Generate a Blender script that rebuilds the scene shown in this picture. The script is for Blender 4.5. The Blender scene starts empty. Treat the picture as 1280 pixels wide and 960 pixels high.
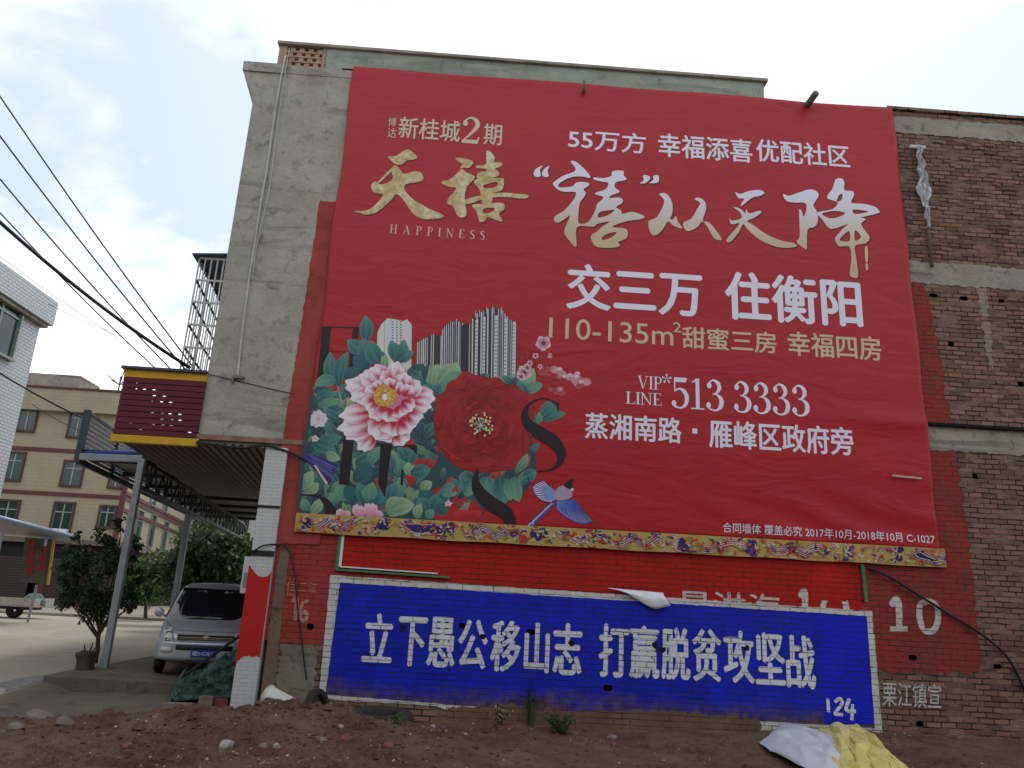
import bpy, bmesh, math, random
from mathutils import Vector, Matrix, noise
from mathutils.geometry import delaunay_2d_cdt
random.seed(7)
C = bpy.context.scene.collection
rad = math.radians

# ---------------------------------------------------------------- camera
CAM = Vector((0, -13.4, 1.6)); FL = 960.0
YAW, PITCH, ROLL = rad(2.1628), rad(15.95915), rad(2.98285)
def _axes():
    f = Vector((math.sin(YAW), math.cos(YAW), 0)); r = Vector((math.cos(YAW), -math.sin(YAW), 0)); u = Vector((0, 0, 1))
    f2 = math.cos(PITCH)*f + math.sin(PITCH)*u; u2 = -math.sin(PITCH)*f + math.cos(PITCH)*u
    return math.cos(ROLL)*r + math.sin(ROLL)*u2, -math.sin(ROLL)*r + math.cos(ROLL)*u2, f2
AR, AU, AF = _axes()
cd = bpy.data.cameras.new('camera'); cam = bpy.data.objects.new('camera', cd); C.objects.link(cam)
cd.sensor_width = 36; cd.lens = 36*FL/1280; cd.clip_end = 3000; cd.clip_start = 0.05
cam.matrix_world = Matrix.Translation(CAM) @ Matrix((AR, AU, -AF)).transposed().to_4x4()
bpy.context.scene.camera = cam
def ray(px, py): return (px-640)*AR + (480-py)*AU + FL*AF
def W(px, py, y=0.0):          # survey point on a plane parallel to the advert wall
    d = ray(px, py); t = (y-CAM.y)/d.y; return CAM + d*t
def G(px, py, z=0.0):          # survey point on level ground
    d = ray(px, py); t = (z-CAM.z)/d.z; return CAM + d*t
def U(px, py, p, n):           # survey point on any plane
    d = ray(px, py); p = Vector(p); n = Vector(n); return CAM + d*((p-CAM).dot(n)/d.dot(n))
def wx(px, py): p = W(px, py); return (p.x, p.z)

# ---------------------------------------------------------------- light
sc = bpy.context.scene
sc.view_settings.view_transform = 'Standard'; sc.view_settings.look = 'None'
sc.view_settings.exposure = 0.12; sc.view_settings.gamma = 1.0
SUN_EL, SUN_AZ = 56, 14        # azimuth from +y towards +x
w = bpy.data.worlds.new('World'); sc.world = w; w.use_nodes = True
nt = w.node_tree; N = nt.nodes; L = nt.links; N.clear()
out = N.new('ShaderNodeOutputWorld'); bg = N.new('ShaderNodeBackground'); bg.inputs[1].default_value = 0.1
sky = N.new('ShaderNodeTexSky'); sky.sky_type = 'NISHITA'; sky.sun_disc = False
sky.sun_elevation = rad(SUN_EL); sky.sun_rotation = rad(SUN_AZ); sky.dust_density = 3; sky.air_density = 1.0
tc = N.new('ShaderNodeTexCoord'); sep = N.new('ShaderNodeSeparateXYZ'); L.new(tc.outputs['Generated'], sep.inputs[0])
ad = N.new('ShaderNodeMath'); ad.operation = 'ADD'; ad.inputs[1].default_value = 0.35; L.new(sep.outputs[2], ad.inputs[0])
mx = N.new('ShaderNodeMath'); mx.operation = 'MAXIMUM'; mx.inputs[1].default_value = 0.12; L.new(ad.outputs[0], mx.inputs[0])
dv = N.new('ShaderNodeVectorMath'); dv.operation = 'DIVIDE'; L.new(tc.outputs['Generated'], dv.inputs[0])
cb = N.new('ShaderNodeCombineXYZ'); [L.new(mx.outputs[0], cb.inputs[i]) for i in range(3)]; L.new(cb.outputs[0], dv.inputs[1])
mp = N.new('ShaderNodeMapping'); mp.inputs['Location'].default_value = (11, 4, 6); L.new(dv.outputs[0], mp.inputs[0])
ns = N.new('ShaderNodeTexNoise'); ns.inputs['Scale'].default_value = 2.3; ns.inputs['Detail'].default_value = 7; ns.inputs['Roughness'].default_value = 0.52
ns.inputs['Distortion'].default_value = 0.25
L.new(mp.outputs[0], ns.inputs['Vector'])
rp = N.new('ShaderNodeValToRGB'); rp.color_ramp.elements[0].position = 0.43; rp.color_ramp.elements[1].position = 0.60
L.new(ns.outputs['Fac'], rp.inputs[0])
pale = N.new('ShaderNodeMix'); pale.data_type = 'RGBA'; pale.inputs[0].default_value = 0.62; pale.inputs[7].default_value = (8.7, 10.2, 11.8, 1)
L.new(sky.outputs[0], pale.inputs[6])
mixc = N.new('ShaderNodeMix'); mixc.data_type = 'RGBA'; mixc.inputs[7].default_value = (14.0, 13.9, 13.9, 1)
L.new(rp.outputs[0], mixc.inputs[0]); L.new(pale.outputs[2], mixc.inputs[6])
L.new(mixc.outputs[2], bg.inputs[0]); L.new(bg.outputs[0], out.inputs[0])
sl = bpy.data.lights.new('sun', 'SUN'); sl.energy = 1.5; sl.angle = rad(14); sl.color = (1, 0.95, 0.87)
so = bpy.data.objects.new('sun', sl); C.objects.link(so)
sdir = Vector((math.cos(rad(SUN_EL))*math.sin(rad(SUN_AZ)), math.cos(rad(SUN_EL))*math.cos(rad(SUN_AZ)), math.sin(rad(SUN_EL))))
so.rotation_euler = sdir.to_track_quat('Z', 'Y').to_euler()

# ---------------------------------------------------------------- materials
def srgb(r, g, b):
    f = lambda c: c/12.92 if c <= 0.04045 else ((c+0.055)/1.055)**2.4
    return (f(r/255), f(g/255), f(b/255), 1)
class MN:                      # small node-building helper
    def __init__(s, name, rough=0.8, spec=0.3, metal=0.0):
        s.m = bpy.data.materials.new(name); s.m.use_nodes = True; s.t = s.m.node_tree
        s.n = s.t.nodes; s.b = s.n['Principled BSDF']
        s.b.inputs['Roughness'].default_value = rough; s.b.inputs['Specular IOR Level'].default_value = spec
        s.b.inputs['Metallic'].default_value = metal
        s.tc = s.n.new('ShaderNodeTexCoord')
    def link(s, a, b): s.t.links.new(a, b)
    def val(s, x):
        return x
    def put(s, sock, v):
        if hasattr(v, 'is_linked') or hasattr(v, 'links'): s.link(v, sock)
        else:
            try: sock.default_value = v
            except Exception: sock.default_value = (v[0], v[1], v[2], 1)
    def pos(s, scale=(1, 1, 1)):
        mp = s.n.new('ShaderNodeMapping'); mp.inputs['Scale'].default_value = scale
        ge = s.n.new('ShaderNodeNewGeometry'); s.link(ge.outputs['Position'], mp.inputs[0]); return mp.outputs[0]
    def obj(s, scale=(1, 1, 1)):
        mp = s.n.new('ShaderNodeMapping'); mp.inputs['Scale'].default_value = scale
        s.link(s.tc.outputs['Object'], mp.inputs[0]); return mp.outputs[0]
    def noise(s, vec, scale, detail=4, rough=0.55, dist=0.0):
        k = s.n.new('ShaderNodeTexNoise'); k.inputs['Scale'].default_value = scale; k.inputs['Detail'].default_value = detail
        k.inputs['Roughness'].default_value = rough; k.inputs['Distortion'].default_value = dist
        s.link(vec, k.inputs['Vector']); return k.outputs['Fac']
    def ramp(s, fac, a, b, ca=(0, 0, 0, 1), cb=(1, 1, 1, 1)):
        r = s.n.new('ShaderNodeValToRGB'); e = r.color_ramp.elements
        e[0].position = a; e[1].position = b; e[0].color = ca; e[1].color = cb
        s.link(fac, r.inputs[0]); return r.outputs[0]
    def mix(s, fac, a, b, mode='MIX'):
        k = s.n.new('ShaderNodeMix'); k.data_type = 'RGBA'; k.blend_type = mode
        s.put(k.inputs[0], fac); s.put(k.inputs[6], a); s.put(k.inputs[7], b); return k.outputs[2]
    def math(s, op, a, b):
        k = s.n.new('ShaderNodeMath'); k.operation = op; s.put(k.inputs[0], a); s.put(k.inputs[1], b); return k.outputs[0]
    def col(s, c): s.put(s.b.inputs['Base Color'], c); return s
    def bump(s, h, strength=0.5, dist=0.02):
        k = s.n.new('ShaderNodeBump'); k.inputs['Strength'].default_value = strength; k.inputs['Distance'].default_value = dist
        s.link(h, k.inputs['Height']); s.link(k.outputs[0], s.b.inputs['Normal']); return s
    def attr(s, name='Col'):
        k = s.n.new('ShaderNodeVertexColor'); k.layer_name = name; return k.outputs[0]
    def island(s):
        k = s.n.new('ShaderNodeNewGeometry'); return k.outputs['Random Per Island']
    def brick(s, vec, bw=0.25, rh=0.07, mort=0.008, c1=(0, 0, 0, 1), c2=(1, 1, 1, 1), cm=(0.5, 0.5, 0.5, 1)):
        k = s.n.new('ShaderNodeTexBrick'); k.inputs['Scale'].default_value = 1; k.inputs['Brick Width'].default_value = bw
        k.inputs['Row Height'].default_value = rh; k.inputs['Mortar Size'].default_value = mort; k.inputs['Mortar Smooth'].default_value = 0.25
        k.inputs['Color1'].default_value = c1; k.inputs['Color2'].default_value = c2; k.inputs['Mortar'].default_value = cm
        s.link(vec, k.inputs['Vector']); return k.outputs['Color'], k.outputs['Fac']
    def xz(s, wob=0.017):      # wall coordinates (x, z) with a slight wobble
        ge = s.n.new('ShaderNodeNewGeometry')
        nz = s.n.new('ShaderNodeTexNoise'); nz.inputs['Scale'].default_value = 2.2; nz.inputs['Detail'].default_value = 3
        s.link(ge.outputs['Position'], nz.inputs['Vector'])
        v1 = s.n.new('ShaderNodeVectorMath'); v1.operation = 'MULTIPLY_ADD'
        s.link(nz.outputs['Color'], v1.inputs[0]); v1.inputs[1].default_value = (wob*2, 0, wob*2.2); s.link(ge.outputs['Position'], v1.inputs[2])
        sp = s.n.new('ShaderNodeSeparateXYZ'); s.link(v1.outputs[0], sp.inputs[0])
        c = s.n.new('ShaderNodeCombineXYZ'); s.link(sp.outputs[0], c.inputs[0]); s.link(sp.outputs[2], c.inputs[1]); return c.outputs[0]

def plain(name, c, rough=0.7, metal=0.0, spec=0.3, var=0.25, scale=6.0, bump=0.0):
    k = MN(name, rough, spec, metal); v = k.obj()
    n = k.noise(v, scale, 5, 0.6)
    k.col(k.mix(k.ramp(n, 0.3, 0.72), tuple(x*(1-var) for x in c[:3])+(1,), tuple(min(1, x*(1+var*0.6)) for x in c[:3])+(1,)))
    if bump: k.bump(k.noise(v, scale*5, 4), bump, 0.01)
    return k.m
def brick_mat(name, tint=1.0):
    k = MN(name, 0.92, 0.15); v = k.xz(); p = k.pos()
    cb_, fac = k.brick(v, 0.26, 0.09, 0.011, (0, 0, 0, 1), (1, 1, 1, 1), (0.5, 0.5, 0.5, 1))
    a = k.ramp(cb_, 0.0, 1.0, (0.125*tint, 0.066*tint, 0.052*tint, 1), (0.31*tint, 0.165*tint, 0.125*tint, 1))
    big = k.noise(p, 0.5, 5, 0.6)
    a = k.mix(k.ramp(big, 0.38, 0.66), a, k.mix(0.45, a, (0.24, 0.165, 0.125, 1)))
    blotch = k.noise(k.pos((3, 1, 9)), 1.2, 4, 0.65)
    a = k.mix(k.ramp(blotch, 0.60, 0.78), a, (0.40, 0.29, 0.22, 1))
    soot = k.noise(k.pos((1.2, 1, 5)), 1.6, 5, 0.7)
    a = k.mix(k.math('MULTIPLY', k.ramp(soot, 0.54, 0.72), 0.7), a, (0.07, 0.05, 0.045, 1))
    mcol = k.mix(k.ramp(k.noise(k.pos((1, 1, 3)), 2, 4), 0.48, 0.70), (0.035, 0.026, 0.024, 1), (0.34, 0.28, 0.23, 1))
    k.col(k.mix(fac, a, mcol))
    h = k.math('SUBTRACT', k.math('MULTIPLY', k.noise(p, 24, 6, 0.7), 0.55), fac)
    h = k.math('ADD', h, k.math('MULTIPLY', cb_, 0.5))
    return k.bump(h, 1.0, 0.03).m
def paint_mat(name, c, wear=0.3, rough=0.6, crack=1.0, second=None, under=(0.14, 0.075, 0.055, 1), mud=None):
    """paint rolled over the brick wall: brick joints show, bare brick where it has worn off"""
    k = MN(name, rough, 0.16); v = k.xz(); p = k.pos()
    cb_, fac = k.brick(v, 0.26, 0.09, 0.0085)
    n1 = k.noise(p, 2.0, 6, 0.65)
    c2 = second or tuple(x*0.72 for x in c[:3])+(1,)
    a = k.mix(k.ramp(n1, 0.32, 0.68), c2, c)
    a = k.mix(k.math('MULTIPLY', cb_, 0.16), a, tuple(x*0.5 for x in c[:3])+(1,))
    jm = k.math('MULTIPLY', k.ramp(k.noise(k.pos((1, 1, 2)), 2.2, 6, 0.75), 0.41, 0.63), fac)
    a = k.mix(k.math('MULTIPLY', jm, crack), a, (0.03, 0.02, 0.02, 1))
    a = k.mix(k.ramp(k.noise(k.pos((2, 1, 7)), 3.0, 7, 0.75), 0.74-wear*0.3, 0.86-wear*0.3), a, under)
    if mud is not None:      # splashed earth: rises to about `mud` metres on the wall
        ge = k.n.new('ShaderNodeNewGeometry'); sp = k.n.new('ShaderNodeSeparateXYZ'); k.link(ge.outputs['Position'], sp.inputs[0])
        f_ = k.math('ADD', k.math('MULTIPLY', k.math('SUBTRACT', mud, sp.outputs[2]), 1.3), k.math('MULTIPLY', k.noise(k.pos((0.8, 1, 1.6)), 1.6, 6, 0.7), 1.0))
        a = k.mix(k.math('MULTIPLY', k.ramp(f_, 0.50, 0.95), 0.9), a, k.mix(k.ramp(k.noise(p, 6, 4), .4, .65), (0.07, 0.045, 0.035, 1), (0.16, 0.10, 0.07, 1)))
    k.col(a)
    h = k.math('SUBTRACT', k.math('MULTIPLY', k.noise(p, 22, 5, 0.7), 0.5), fac)
    h = k.math('ADD', h, k.math('MULTIPLY', cb_, 0.4))
    return k.bump(h, 0.75, 0.016).m
def plaster_mat(name, a, b, dark, streak=1.0, sc_=1.0):
    k = MN(name, 0.93, 0.15); p = k.pos()
    c = k.mix(k.ramp(k.noise(p, 1.1*sc_, 6, 0.62), 0.33, 0.68), a, b)
    c = k.mix(k.ramp(k.noise(p, 4.5*sc_, 5, 0.7, 0.6), 0.54, 0.74), c, dark)
    st = k.noise(k.pos((0.35, 0.35, 2.6)), 1.0*sc_, 4, 0.6, 0.8)
    c = k.mix(k.math('MULTIPLY', k.ramp(st, 0.56, 0.70), 0.75*streak), c, dark)
    c = k.mix(k.math('MULTIPLY', k.ramp(k.noise(p, 30, 3), 0.4, 0.7), 0.25), c, dark)
    k.col(c); h = k.math('ADD', k.noise(p, 14, 6, 0.7), k.math('MULTIPLY', k.noise(p, 2.5, 3), 1.5))
    return k.bump(h, 0.5, 0.03).m
def print_mat(name, rough=0.45, spec=0.3):
    k = MN(name, rough, spec); p = k.pos()
    k.col(k.attr()); return k.bump(k.noise(p, 1.3, 4, 0.6, 0.5), 0.12, 0.05).m
def vinyl_mat(name, c):
    k = MN(name, 0.42, 0.34); p = k.pos()
    k.col(k.mix(k.ramp(k.noise(p, 0.8, 4), 0.35, 0.7), tuple(x*0.9 for x in c[:3])+(1,), c))
    h = k.math('ADD', k.noise(p, 1.3, 4, 0.6, 0.5), k.math('MULTIPLY', k.noise(k.pos((1, 1, 3)), 0.7, 3, 0.5, 1.5), 1.4))
    return k.bump(h, 0.22, 0.06).m
def leaf_mat(name, a, b, rough=0.5):
    k = MN(name, rough, 0.35); c = k.mix(k.island(), a, b); k.col(c)
    k.b.inputs['Transmission Weight'].default_value = 0.0
    tr = k.n.new('ShaderNodeBsdfTranslucent'); k.link(c, tr.inputs[0])
    ms = k.n.new('ShaderNodeMixShader'); ms.inputs[0].default_value = 0.28
    k.link(k.b.outputs[0], ms.inputs[1]); k.link(tr.outputs[0], ms.inputs[2])
    k.link(ms.outputs[0], k.n['Material Output'].inputs[0]); return k.m
def tile_mat(name, c, grout, bw, rh, mort, axis='yz', var=0.12, rough=0.45, off=0.5):
    k = MN(name, rough, 0.4); ge = k.n.new('ShaderNodeNewGeometry'); sp = k.n.new('ShaderNodeSeparateXYZ'); k.link(ge.outputs['Position'], sp.inputs[0])
    cv = k.n.new('ShaderNodeCombineXYZ'); ix = {'x': 0, 'y': 1, 'z': 2}
    if axis == 'hz': k.link(k.math('ADD', sp.outputs[0], sp.outputs[1]), cv.inputs[0]); k.link(sp.outputs[2], cv.inputs[1])
    else: k.link(sp.outputs[ix[axis[0]]], cv.inputs[0]); k.link(sp.outputs[ix[axis[1]]], cv.inputs[1])
    cb_, fac = k.brick(cv.outputs[0], bw, rh, mort)
    a = k.mix(cb_, tuple(x*(1-var) for x in c[:3])+(1,), c)
    a = k.mix(fac, a, grout)
    a = k.mix(k.math('MULTIPLY', k.ramp(k.noise(k.pos((1, 1, 0.3)), 0.9, 5, 0.65), 0.5, 0.75), 0.35), a, tuple(x*0.55 for x in c[:3])+(1,))
    k.col(a); return k.bump(k.math('SUBTRACT', 1.0, fac), 0.4, 0.006).m

M = {}
M['brick'] = brick_mat('old_brick')
M['plaster'] = plaster_mat('grey_cement_render', (0.33, 0.318, 0.268, 1), (0.46, 0.445, 0.38, 1), (0.165, 0.155, 0.13, 1))
M['band'] = plaster_mat('concrete_beam', (0.27, 0.25, 0.21, 1), (0.40, 0.37, 0.31, 1), (0.12, 0.10, 0.085, 1), 1.1)
M['parapet'] = plaster_mat('grey_green_render', (0.30, 0.32, 0.28, 1), (0.42, 0.44, 0.39, 1), (0.18, 0.19, 0.165, 1))
M['redold'] = paint_mat('faded_red_paint', (0.38, 0.05, 0.042, 1), 0.25, 0.7, 0.9, (0.30, 0.045, 0.04, 1))
M['redplaster'] = plaster_mat('red_paint_on_render', (0.30, 0.05, 0.045, 1), (0.40, 0.085, 0.07, 1), (0.20, 0.045, 0.04, 1), 0.6)
M['redbright'] = paint_mat('bright_red_paint', (0.50, 0.016, 0.011, 1), 0.10, 0.6, 1.0, (0.36, 0.016, 0.012, 1))
M['reddull'] = paint_mat('thin_red_paint', (0.33, 0.035, 0.03, 1), 0.62, 0.8, 1.0, (0.19, 0.05, 0.042, 1), under=(0.20, 0.10, 0.08, 1))
M['blue'] = paint_mat('blue_wall_paint', (0.012, 0.028, 0.58, 1), 0.12, 0.5, 1.0, (0.011, 0.018, 0.36, 1), under=(0.02, 0.022, 0.16, 1), mud=0.30)
M['bluenew'] = paint_mat('fresh_blue_wall_paint', (0.012, 0.024, 0.66, 1), 0.0, 0.5, 0.7)
M['whitepaint'] = paint_mat('white_wall_paint', (0.70, 0.68, 0.63, 1), 0.24, 0.7, 1.0, (0.54, 0.52, 0.48, 1), mud=-0.05)
M['slogan'] = paint_mat('white_letter_paint', (0.80, 0.81, 0.82, 1), 0.10, 0.6, 1.0, (0.58, 0.61, 0.66, 1), under=(0.02, 0.03, 0.30, 1))
M['chalk'] = paint_mat('thin_white_paint', (0.66, 0.63, 0.58, 1), 0.30, 0.8, 1.0, (0.50, 0.46, 0.42, 1), under=(0.22, 0.12, 0.09, 1))
M['faint'] = paint_mat('faded_pink_paint', (0.58, 0.26, 0.22, 1), 0.4, 0.8, 0.6, (0.48, 0.16, 0.13, 1), under=(0.40, 0.07, 0.06, 1))
M['vinyl'] = vinyl_mat('red_vinyl', (0.43, 0.011, 0.019, 1))
M['print'] = print_mat('vinyl_print')
k_ = MN('gold_foil_print', 0.38, 0.5); k_.col(k_.mix(k_.ramp(k_.noise(k_.pos(), 9, 6, .75), .38, .62), (0.42, 0.28, 0.10, 1), k_.mix(k_.ramp(k_.noise(k_.pos(), 2.2, 3), .4, .65), (0.62, 0.47, 0.22, 1), (0.76, 0.74, 0.52, 1)))); M['gold'] = k_.m
M['dark'] = plain('near_black', (0.012, 0.011, 0.01, 1), 0.95)  # near-black; in the wall holes it stands in for shade
M['vinylback'] = plain('white_vinyl_back', (0.72, 0.75, 0.80, 1), 0.45, var=0.1)

# ---------------------------------------------------------------- mesh helpers
class MB:
    def __init__(s): s.v = []; s.f = []; s.c = []; s.usec = False; s.mi = []
    def add(s, vs, fs, col=None, mi=0):
        o = len(s.v); s.v += [tuple(v) for v in vs]; s.f += [tuple(i+o for i in f) for f in fs]; s.mi += [mi]*len(fs)
        if col is not None:
            s.usec = True; s.c += (list(col) if isinstance(col, list) else [col]*len(vs))
        else: s.c += [(1, 1, 1, 1)]*len(vs)
        return s
    def box(s, a, b, mi=0):
        x0, y0, z0 = a; x1, y1, z1 = b
        return s.add([(x0, y0, z0), (x1, y0, z0), (x1, y1, z0), (x0, y1, z0), (x0, y0, z1), (x1, y0, z1), (x1, y1, z1), (x0, y1, z1)],
                     [(0, 3, 2, 1), (4, 5, 6, 7), (0, 1, 5, 4), (1, 2, 6, 5), (2, 3, 7, 6), (3, 0, 4, 7)], mi=mi)
    def hexa(s, lo, hi, mi=0):  # two quads (bottom, top)
        return s.add(list(lo)+list(hi), [(3, 2, 1, 0), (4, 5, 6, 7), (0, 1, 5, 4), (1, 2, 6, 5), (2, 3, 7, 6), (3, 0, 4, 7)], mi=mi)
    def bar(s, p, q, wd, ht=None, up=(0, 0, 1)):   # rectangular bar from p to q
        p = Vector(p); q = Vector(q); ht = ht or wd; d = (q-p).normalized(); up = Vector(up)
        if abs(d.dot(up)) > 0.98: up = Vector((0, 1, 0))
        a = d.cross(up).normalized()*wd/2; b = a.cross(d).normalized()*ht/2
        lo = [p-a-b, p+a-b, p+a+b, p-a+b]; hi = [q-a-b, q+a-b, q+a+b, q-a+b]
        return s.hexa(lo, hi)
    def tube(s, pts, r, n=8, cap=True):
        pts = [Vector(p) for p in pts]; rr = r if isinstance(r, (list, tuple)) else [r]*len(pts)
        o = len(s.v); vs = []; fs = []; prev = None
        for i, p in enumerate(pts):
            d = (pts[min(i+1, len(pts)-1)]-pts[max(i-1, 0)]).normalized()
            if prev is None:
                up = Vector((0, 0, 1)) if abs(d.z) < 0.9 else Vector((1, 0, 0)); a = d.cross(up).normalized()
            else: a = (prev - d*prev.dot(d)).normalized()
            prev = a; b = d.cross(a)
            vs += [p+(a*math.cos(2*math.pi*k/n)+b*math.sin(2*math.pi*k/n))*rr[i] for k in range(n)]
        for i in range(len(pts)-1):
            fs += [(i*n+k, i*n+(k+1) % n, (i+1)*n+(k+1) % n, (i+1)*n+k) for k in range(n)]
        if cap: fs += [tuple(range(n-1, -1, -1)), tuple((len(pts)-1)*n+k for k in range(n))]
        return s.add(vs, fs)
    def lathe(s, prof, c, n=24, axis='z', a0=0.0, a1=2*math.pi):
        c = Vector(c); vs = []; fs = []; full = abs(a1-a0-2*math.pi) < 1e-6; m = n if full else n+1
        for r, h in prof:
            for k in range(m):
                t = a0+(a1-a0)*k/n; x, y = r*math.cos(t), r*math.sin(t)
                vs.append(c+Vector({'z': (x, y, h), 'x': (h, x, y), 'y': (x, h, y)}[axis]))
        for i in range(len(prof)-1):
            for k in range(n):
                k2 = (k+1) % m; fs.append((i*m+k, i*m+k2, (i+1)*m+k2, (i+1)*m+k))
        return s.add(vs, fs)
    def build(s, name, mat, parent=None, smooth=False, bevel=0.0, local=False):
        me = bpy.data.meshes.new(name)
        off = Vector((0, 0, 0))
        if parent is not None and not local:
            q = parent
            while q is not None: off = off+q.location; q = q.parent
        me.from_pydata([tuple(Vector(v)-off) for v in s.v], [], s.f)
        for mt in (mat if isinstance(mat, list) else [mat]): me.materials.append(mt)
        if isinstance(mat, list): me.polygons.foreach_set('material_index', s.mi)
        if s.usec:
            ca = me.color_attributes.new('Col', 'FLOAT_COLOR', 'POINT')
            ca.data.foreach_set('color', [x for c in s.c for x in c])
        if smooth: me.polygons.foreach_set('use_smooth', [True]*len(me.polygons))
        me.update(); o = bpy.data.objects.new(name, me); C.objects.link(o)
        if parent is not None: o.parent = parent
        if bevel:
            b = o.modifiers.new('bevel', 'BEVEL'); b.width = bevel; b.segments = 2; b.limit_method = 'ANGLE'
        return o
def tag(o, label=None, cat=None, group=None, kind=None):
    for k, v in (('label', label), ('category', cat), ('group', group), ('kind', kind)):
        if v: o[k] = v
    return o
def empty(name, loc, label=None, cat=None, group=None):
    o = bpy.data.objects.new(name, None); o.location = loc; o.empty_display_size = 0.2; C.objects.link(o)
    return tag(o, label, cat, group)
def copy_tree(o, parent=None):
    c = o.copy(); C.objects.link(c)
    if parent is not None: c.parent = parent
    for ch in list(o.children): copy_tree(ch, c)
    return c
def planar(outers, holes=()):    # union of outlines minus holes, one clean flat triangulation
    vs = []; fs = []
    for p in list(outers)+list(holes):
        p = list(p)
        if sum(a[0]*b[1]-b[0]*a[1] for a, b in zip(p, p[1:]+p[:1])) < 0: p.reverse()
        o = len(vs); vs += [Vector((a[0], a[1])) for a in p]; fs.append(list(range(o, o+len(p))))
    ov, oe, of, _, _, orig = delaunay_2d_cdt(vs, [], fs, 0, 1e-5)
    no = len(outers)
    keep = [f for f, og in zip(of, orig) if og and any(i < no for i in og) and not any(i >= no for i in og)]
    used = sorted({i for f in keep for i in f}); ix = {o: n for n, o in enumerate(used)}
    return [tuple(ov[i]) for i in used], [tuple(ix[i] for i in f) for f in keep]
def smooth_poly(p, n=3):         # closed Catmull-Rom
    out = []; m = len(p)
    for i in range(m):
        a, b, c, d = p[i-1], p[i], p[(i+1) % m], p[(i+2) % m]
        for k in range(n):
            t = k/n
            out.append(tuple(0.5*(2*b[j]+(c[j]-a[j])*t+(2*a[j]-5*b[j]+4*c[j]-d[j])*t*t+(3*b[j]-a[j]-3*c[j]+d[j])*t**3) for j in (0, 1)))
    return out
def smooth_open(p, n=6):
    out = []; m = len(p); dim = len(p[0])
    for i in range(m-1):
        a, b, c, d = p[max(i-1, 0)], p[i], p[i+1], p[min(i+2, m-1)]
        for k in range(n):
            t = k/n
            out.append(tuple(0.5*(2*b[j]+(c[j]-a[j])*t+(2*a[j]-5*b[j]+4*c[j]-d[j])*t*t+(3*b[j]-a[j]-3*c[j]+d[j])*t**3) for j in range(dim)))
    out.append(tuple(p[-1])); return out
def brush(pts, n=6):             # (x, y, width) -> overlapping outlines of a brush stroke
    q = smooth_open(pts, n) if len(pts) > 2 else pts; polys = []
    for (x0, y0, w0), (x1, y1, w1) in zip(q, q[1:]):
        d = math.hypot(x1-x0, y1-y0) or 1e-6; nx, ny = -(y1-y0)/d, (x1-x0)/d
        polys.append([(x0+nx*w0/2, y0+ny*w0/2), (x0-nx*w0/2, y0-ny*w0/2), (x1-nx*w1/2, y1-ny*w1/2), (x1+nx*w1/2, y1+ny*w1/2)])
    for (x, y, ww) in q[1:-1]: polys.append([(x+ww/2*math.cos(k*math.pi/4), y+ww/2*math.sin(k*math.pi/4)) for k in range(8)])
    return polys
def disc(x, y, r, n=12, ry=None): return [(x+r*math.cos(2*math.pi*k/n), y+(ry or r)*math.sin(2*math.pi*k/n)) for k in range(n)]
_fcache = {}
def glyphs(text, off=0.0, sx=1.0, space=1.0):   # outlines of built-in lettering as (verts, faces) normalised to its box
    c = bpy.data.curves.new('lettering', 'FONT'); c.body = text; c.offset = off; c.space_character = space; c.resolution_u = 4
    o = bpy.data.objects.new('lettering', c); C.objects.link(o)
    bpy.context.view_layer.update()
    me = bpy.data.meshes.new_from_object(o.evaluated_get(bpy.context.evaluated_depsgraph_get()))
    v = [(p.co.x, p.co.y) for p in me.vertices]; f = [tuple(p.vertices) for p in me.polygons]
    bpy.data.objects.remove(o); bpy.data.curves.remove(c); bpy.data.meshes.remove(me)
    x0 = min(a[0] for a in v); x1 = max(a[0] for a in v); y0 = min(a[1] for a in v); y1 = max(a[1] for a in v)
    return [((a[0]-x0)/(x1-x0), (a[1]-y0)/(y1-y0)) for a in v], f, (x1-x0)/(y1-y0)

def smooth01(t): t = max(0, min(1, t)); return t*t*(3-2*t)
# ================================================================ GROUND
def plain_ground(name, base, dark, light, rough=0.9, sc1=0.6, sc2=9.0, bstr=0.4):
    k = MN(name, rough, 0.2); p = k.pos()
    c = k.mix(k.ramp(k.noise(p, sc1, 6, 0.6), 0.35, 0.68), base, light)
    c = k.mix(k.ramp(k.noise(p, sc1*3.1, 6, 0.7, 0.5), 0.55, 0.75), c, dark)
    c = k.mix(k.math('MULTIPLY', k.ramp(k.noise(p, sc2*6, 3), 0.45, 0.7), 0.3), c, dark)
    k.col(c); return k.bump(k.noise(p, sc2, 7, 0.7), bstr, 0.03).m
M['ground'] = plain_ground('dusty_ground', (0.20, 0.165, 0.125, 1), (0.12, 0.095, 0.075, 1), (0.26, 0.22, 0.175, 1))
M['road'] = plain_ground('dusty_concrete_road', (0.31, 0.27, 0.215, 1), (0.19, 0.16, 0.125, 1), (0.38, 0.335, 0.27, 1), sc1=0.3, bstr=0.2)
M['apron'] = plain_ground('worn_concrete', (0.125, 0.102, 0.080, 1), (0.055, 0.044, 0.034, 1), (0.185, 0.155, 0.122, 1), sc1=0.8, bstr=0.25)
M['dirt'] = plain_ground('red_brown_dirt', (0.095, 0.047, 0.034, 1), (0.038, 0.020, 0.016, 1), (0.175, 0.105, 0.075, 1), sc1=1.3, sc2=11, bstr=1.0)
M['pave'] = plain_ground('pavement_concrete', (0.24, 0.205, 0.165, 1), (0.16, 0.135, 0.11, 1), (0.30, 0.26, 0.215, 1), sc1=0.5, bstr=0.2)
xs = [-900, -300, -120, -60, -30, -20, -13.5, -7.4, -3, 3, 20, 60, 120, 300, 900]
ys = [-900, -300, -80, -30, -10, -3, 1.4, 3.2, 8, 20, 60, 160, 400, 900]
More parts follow.
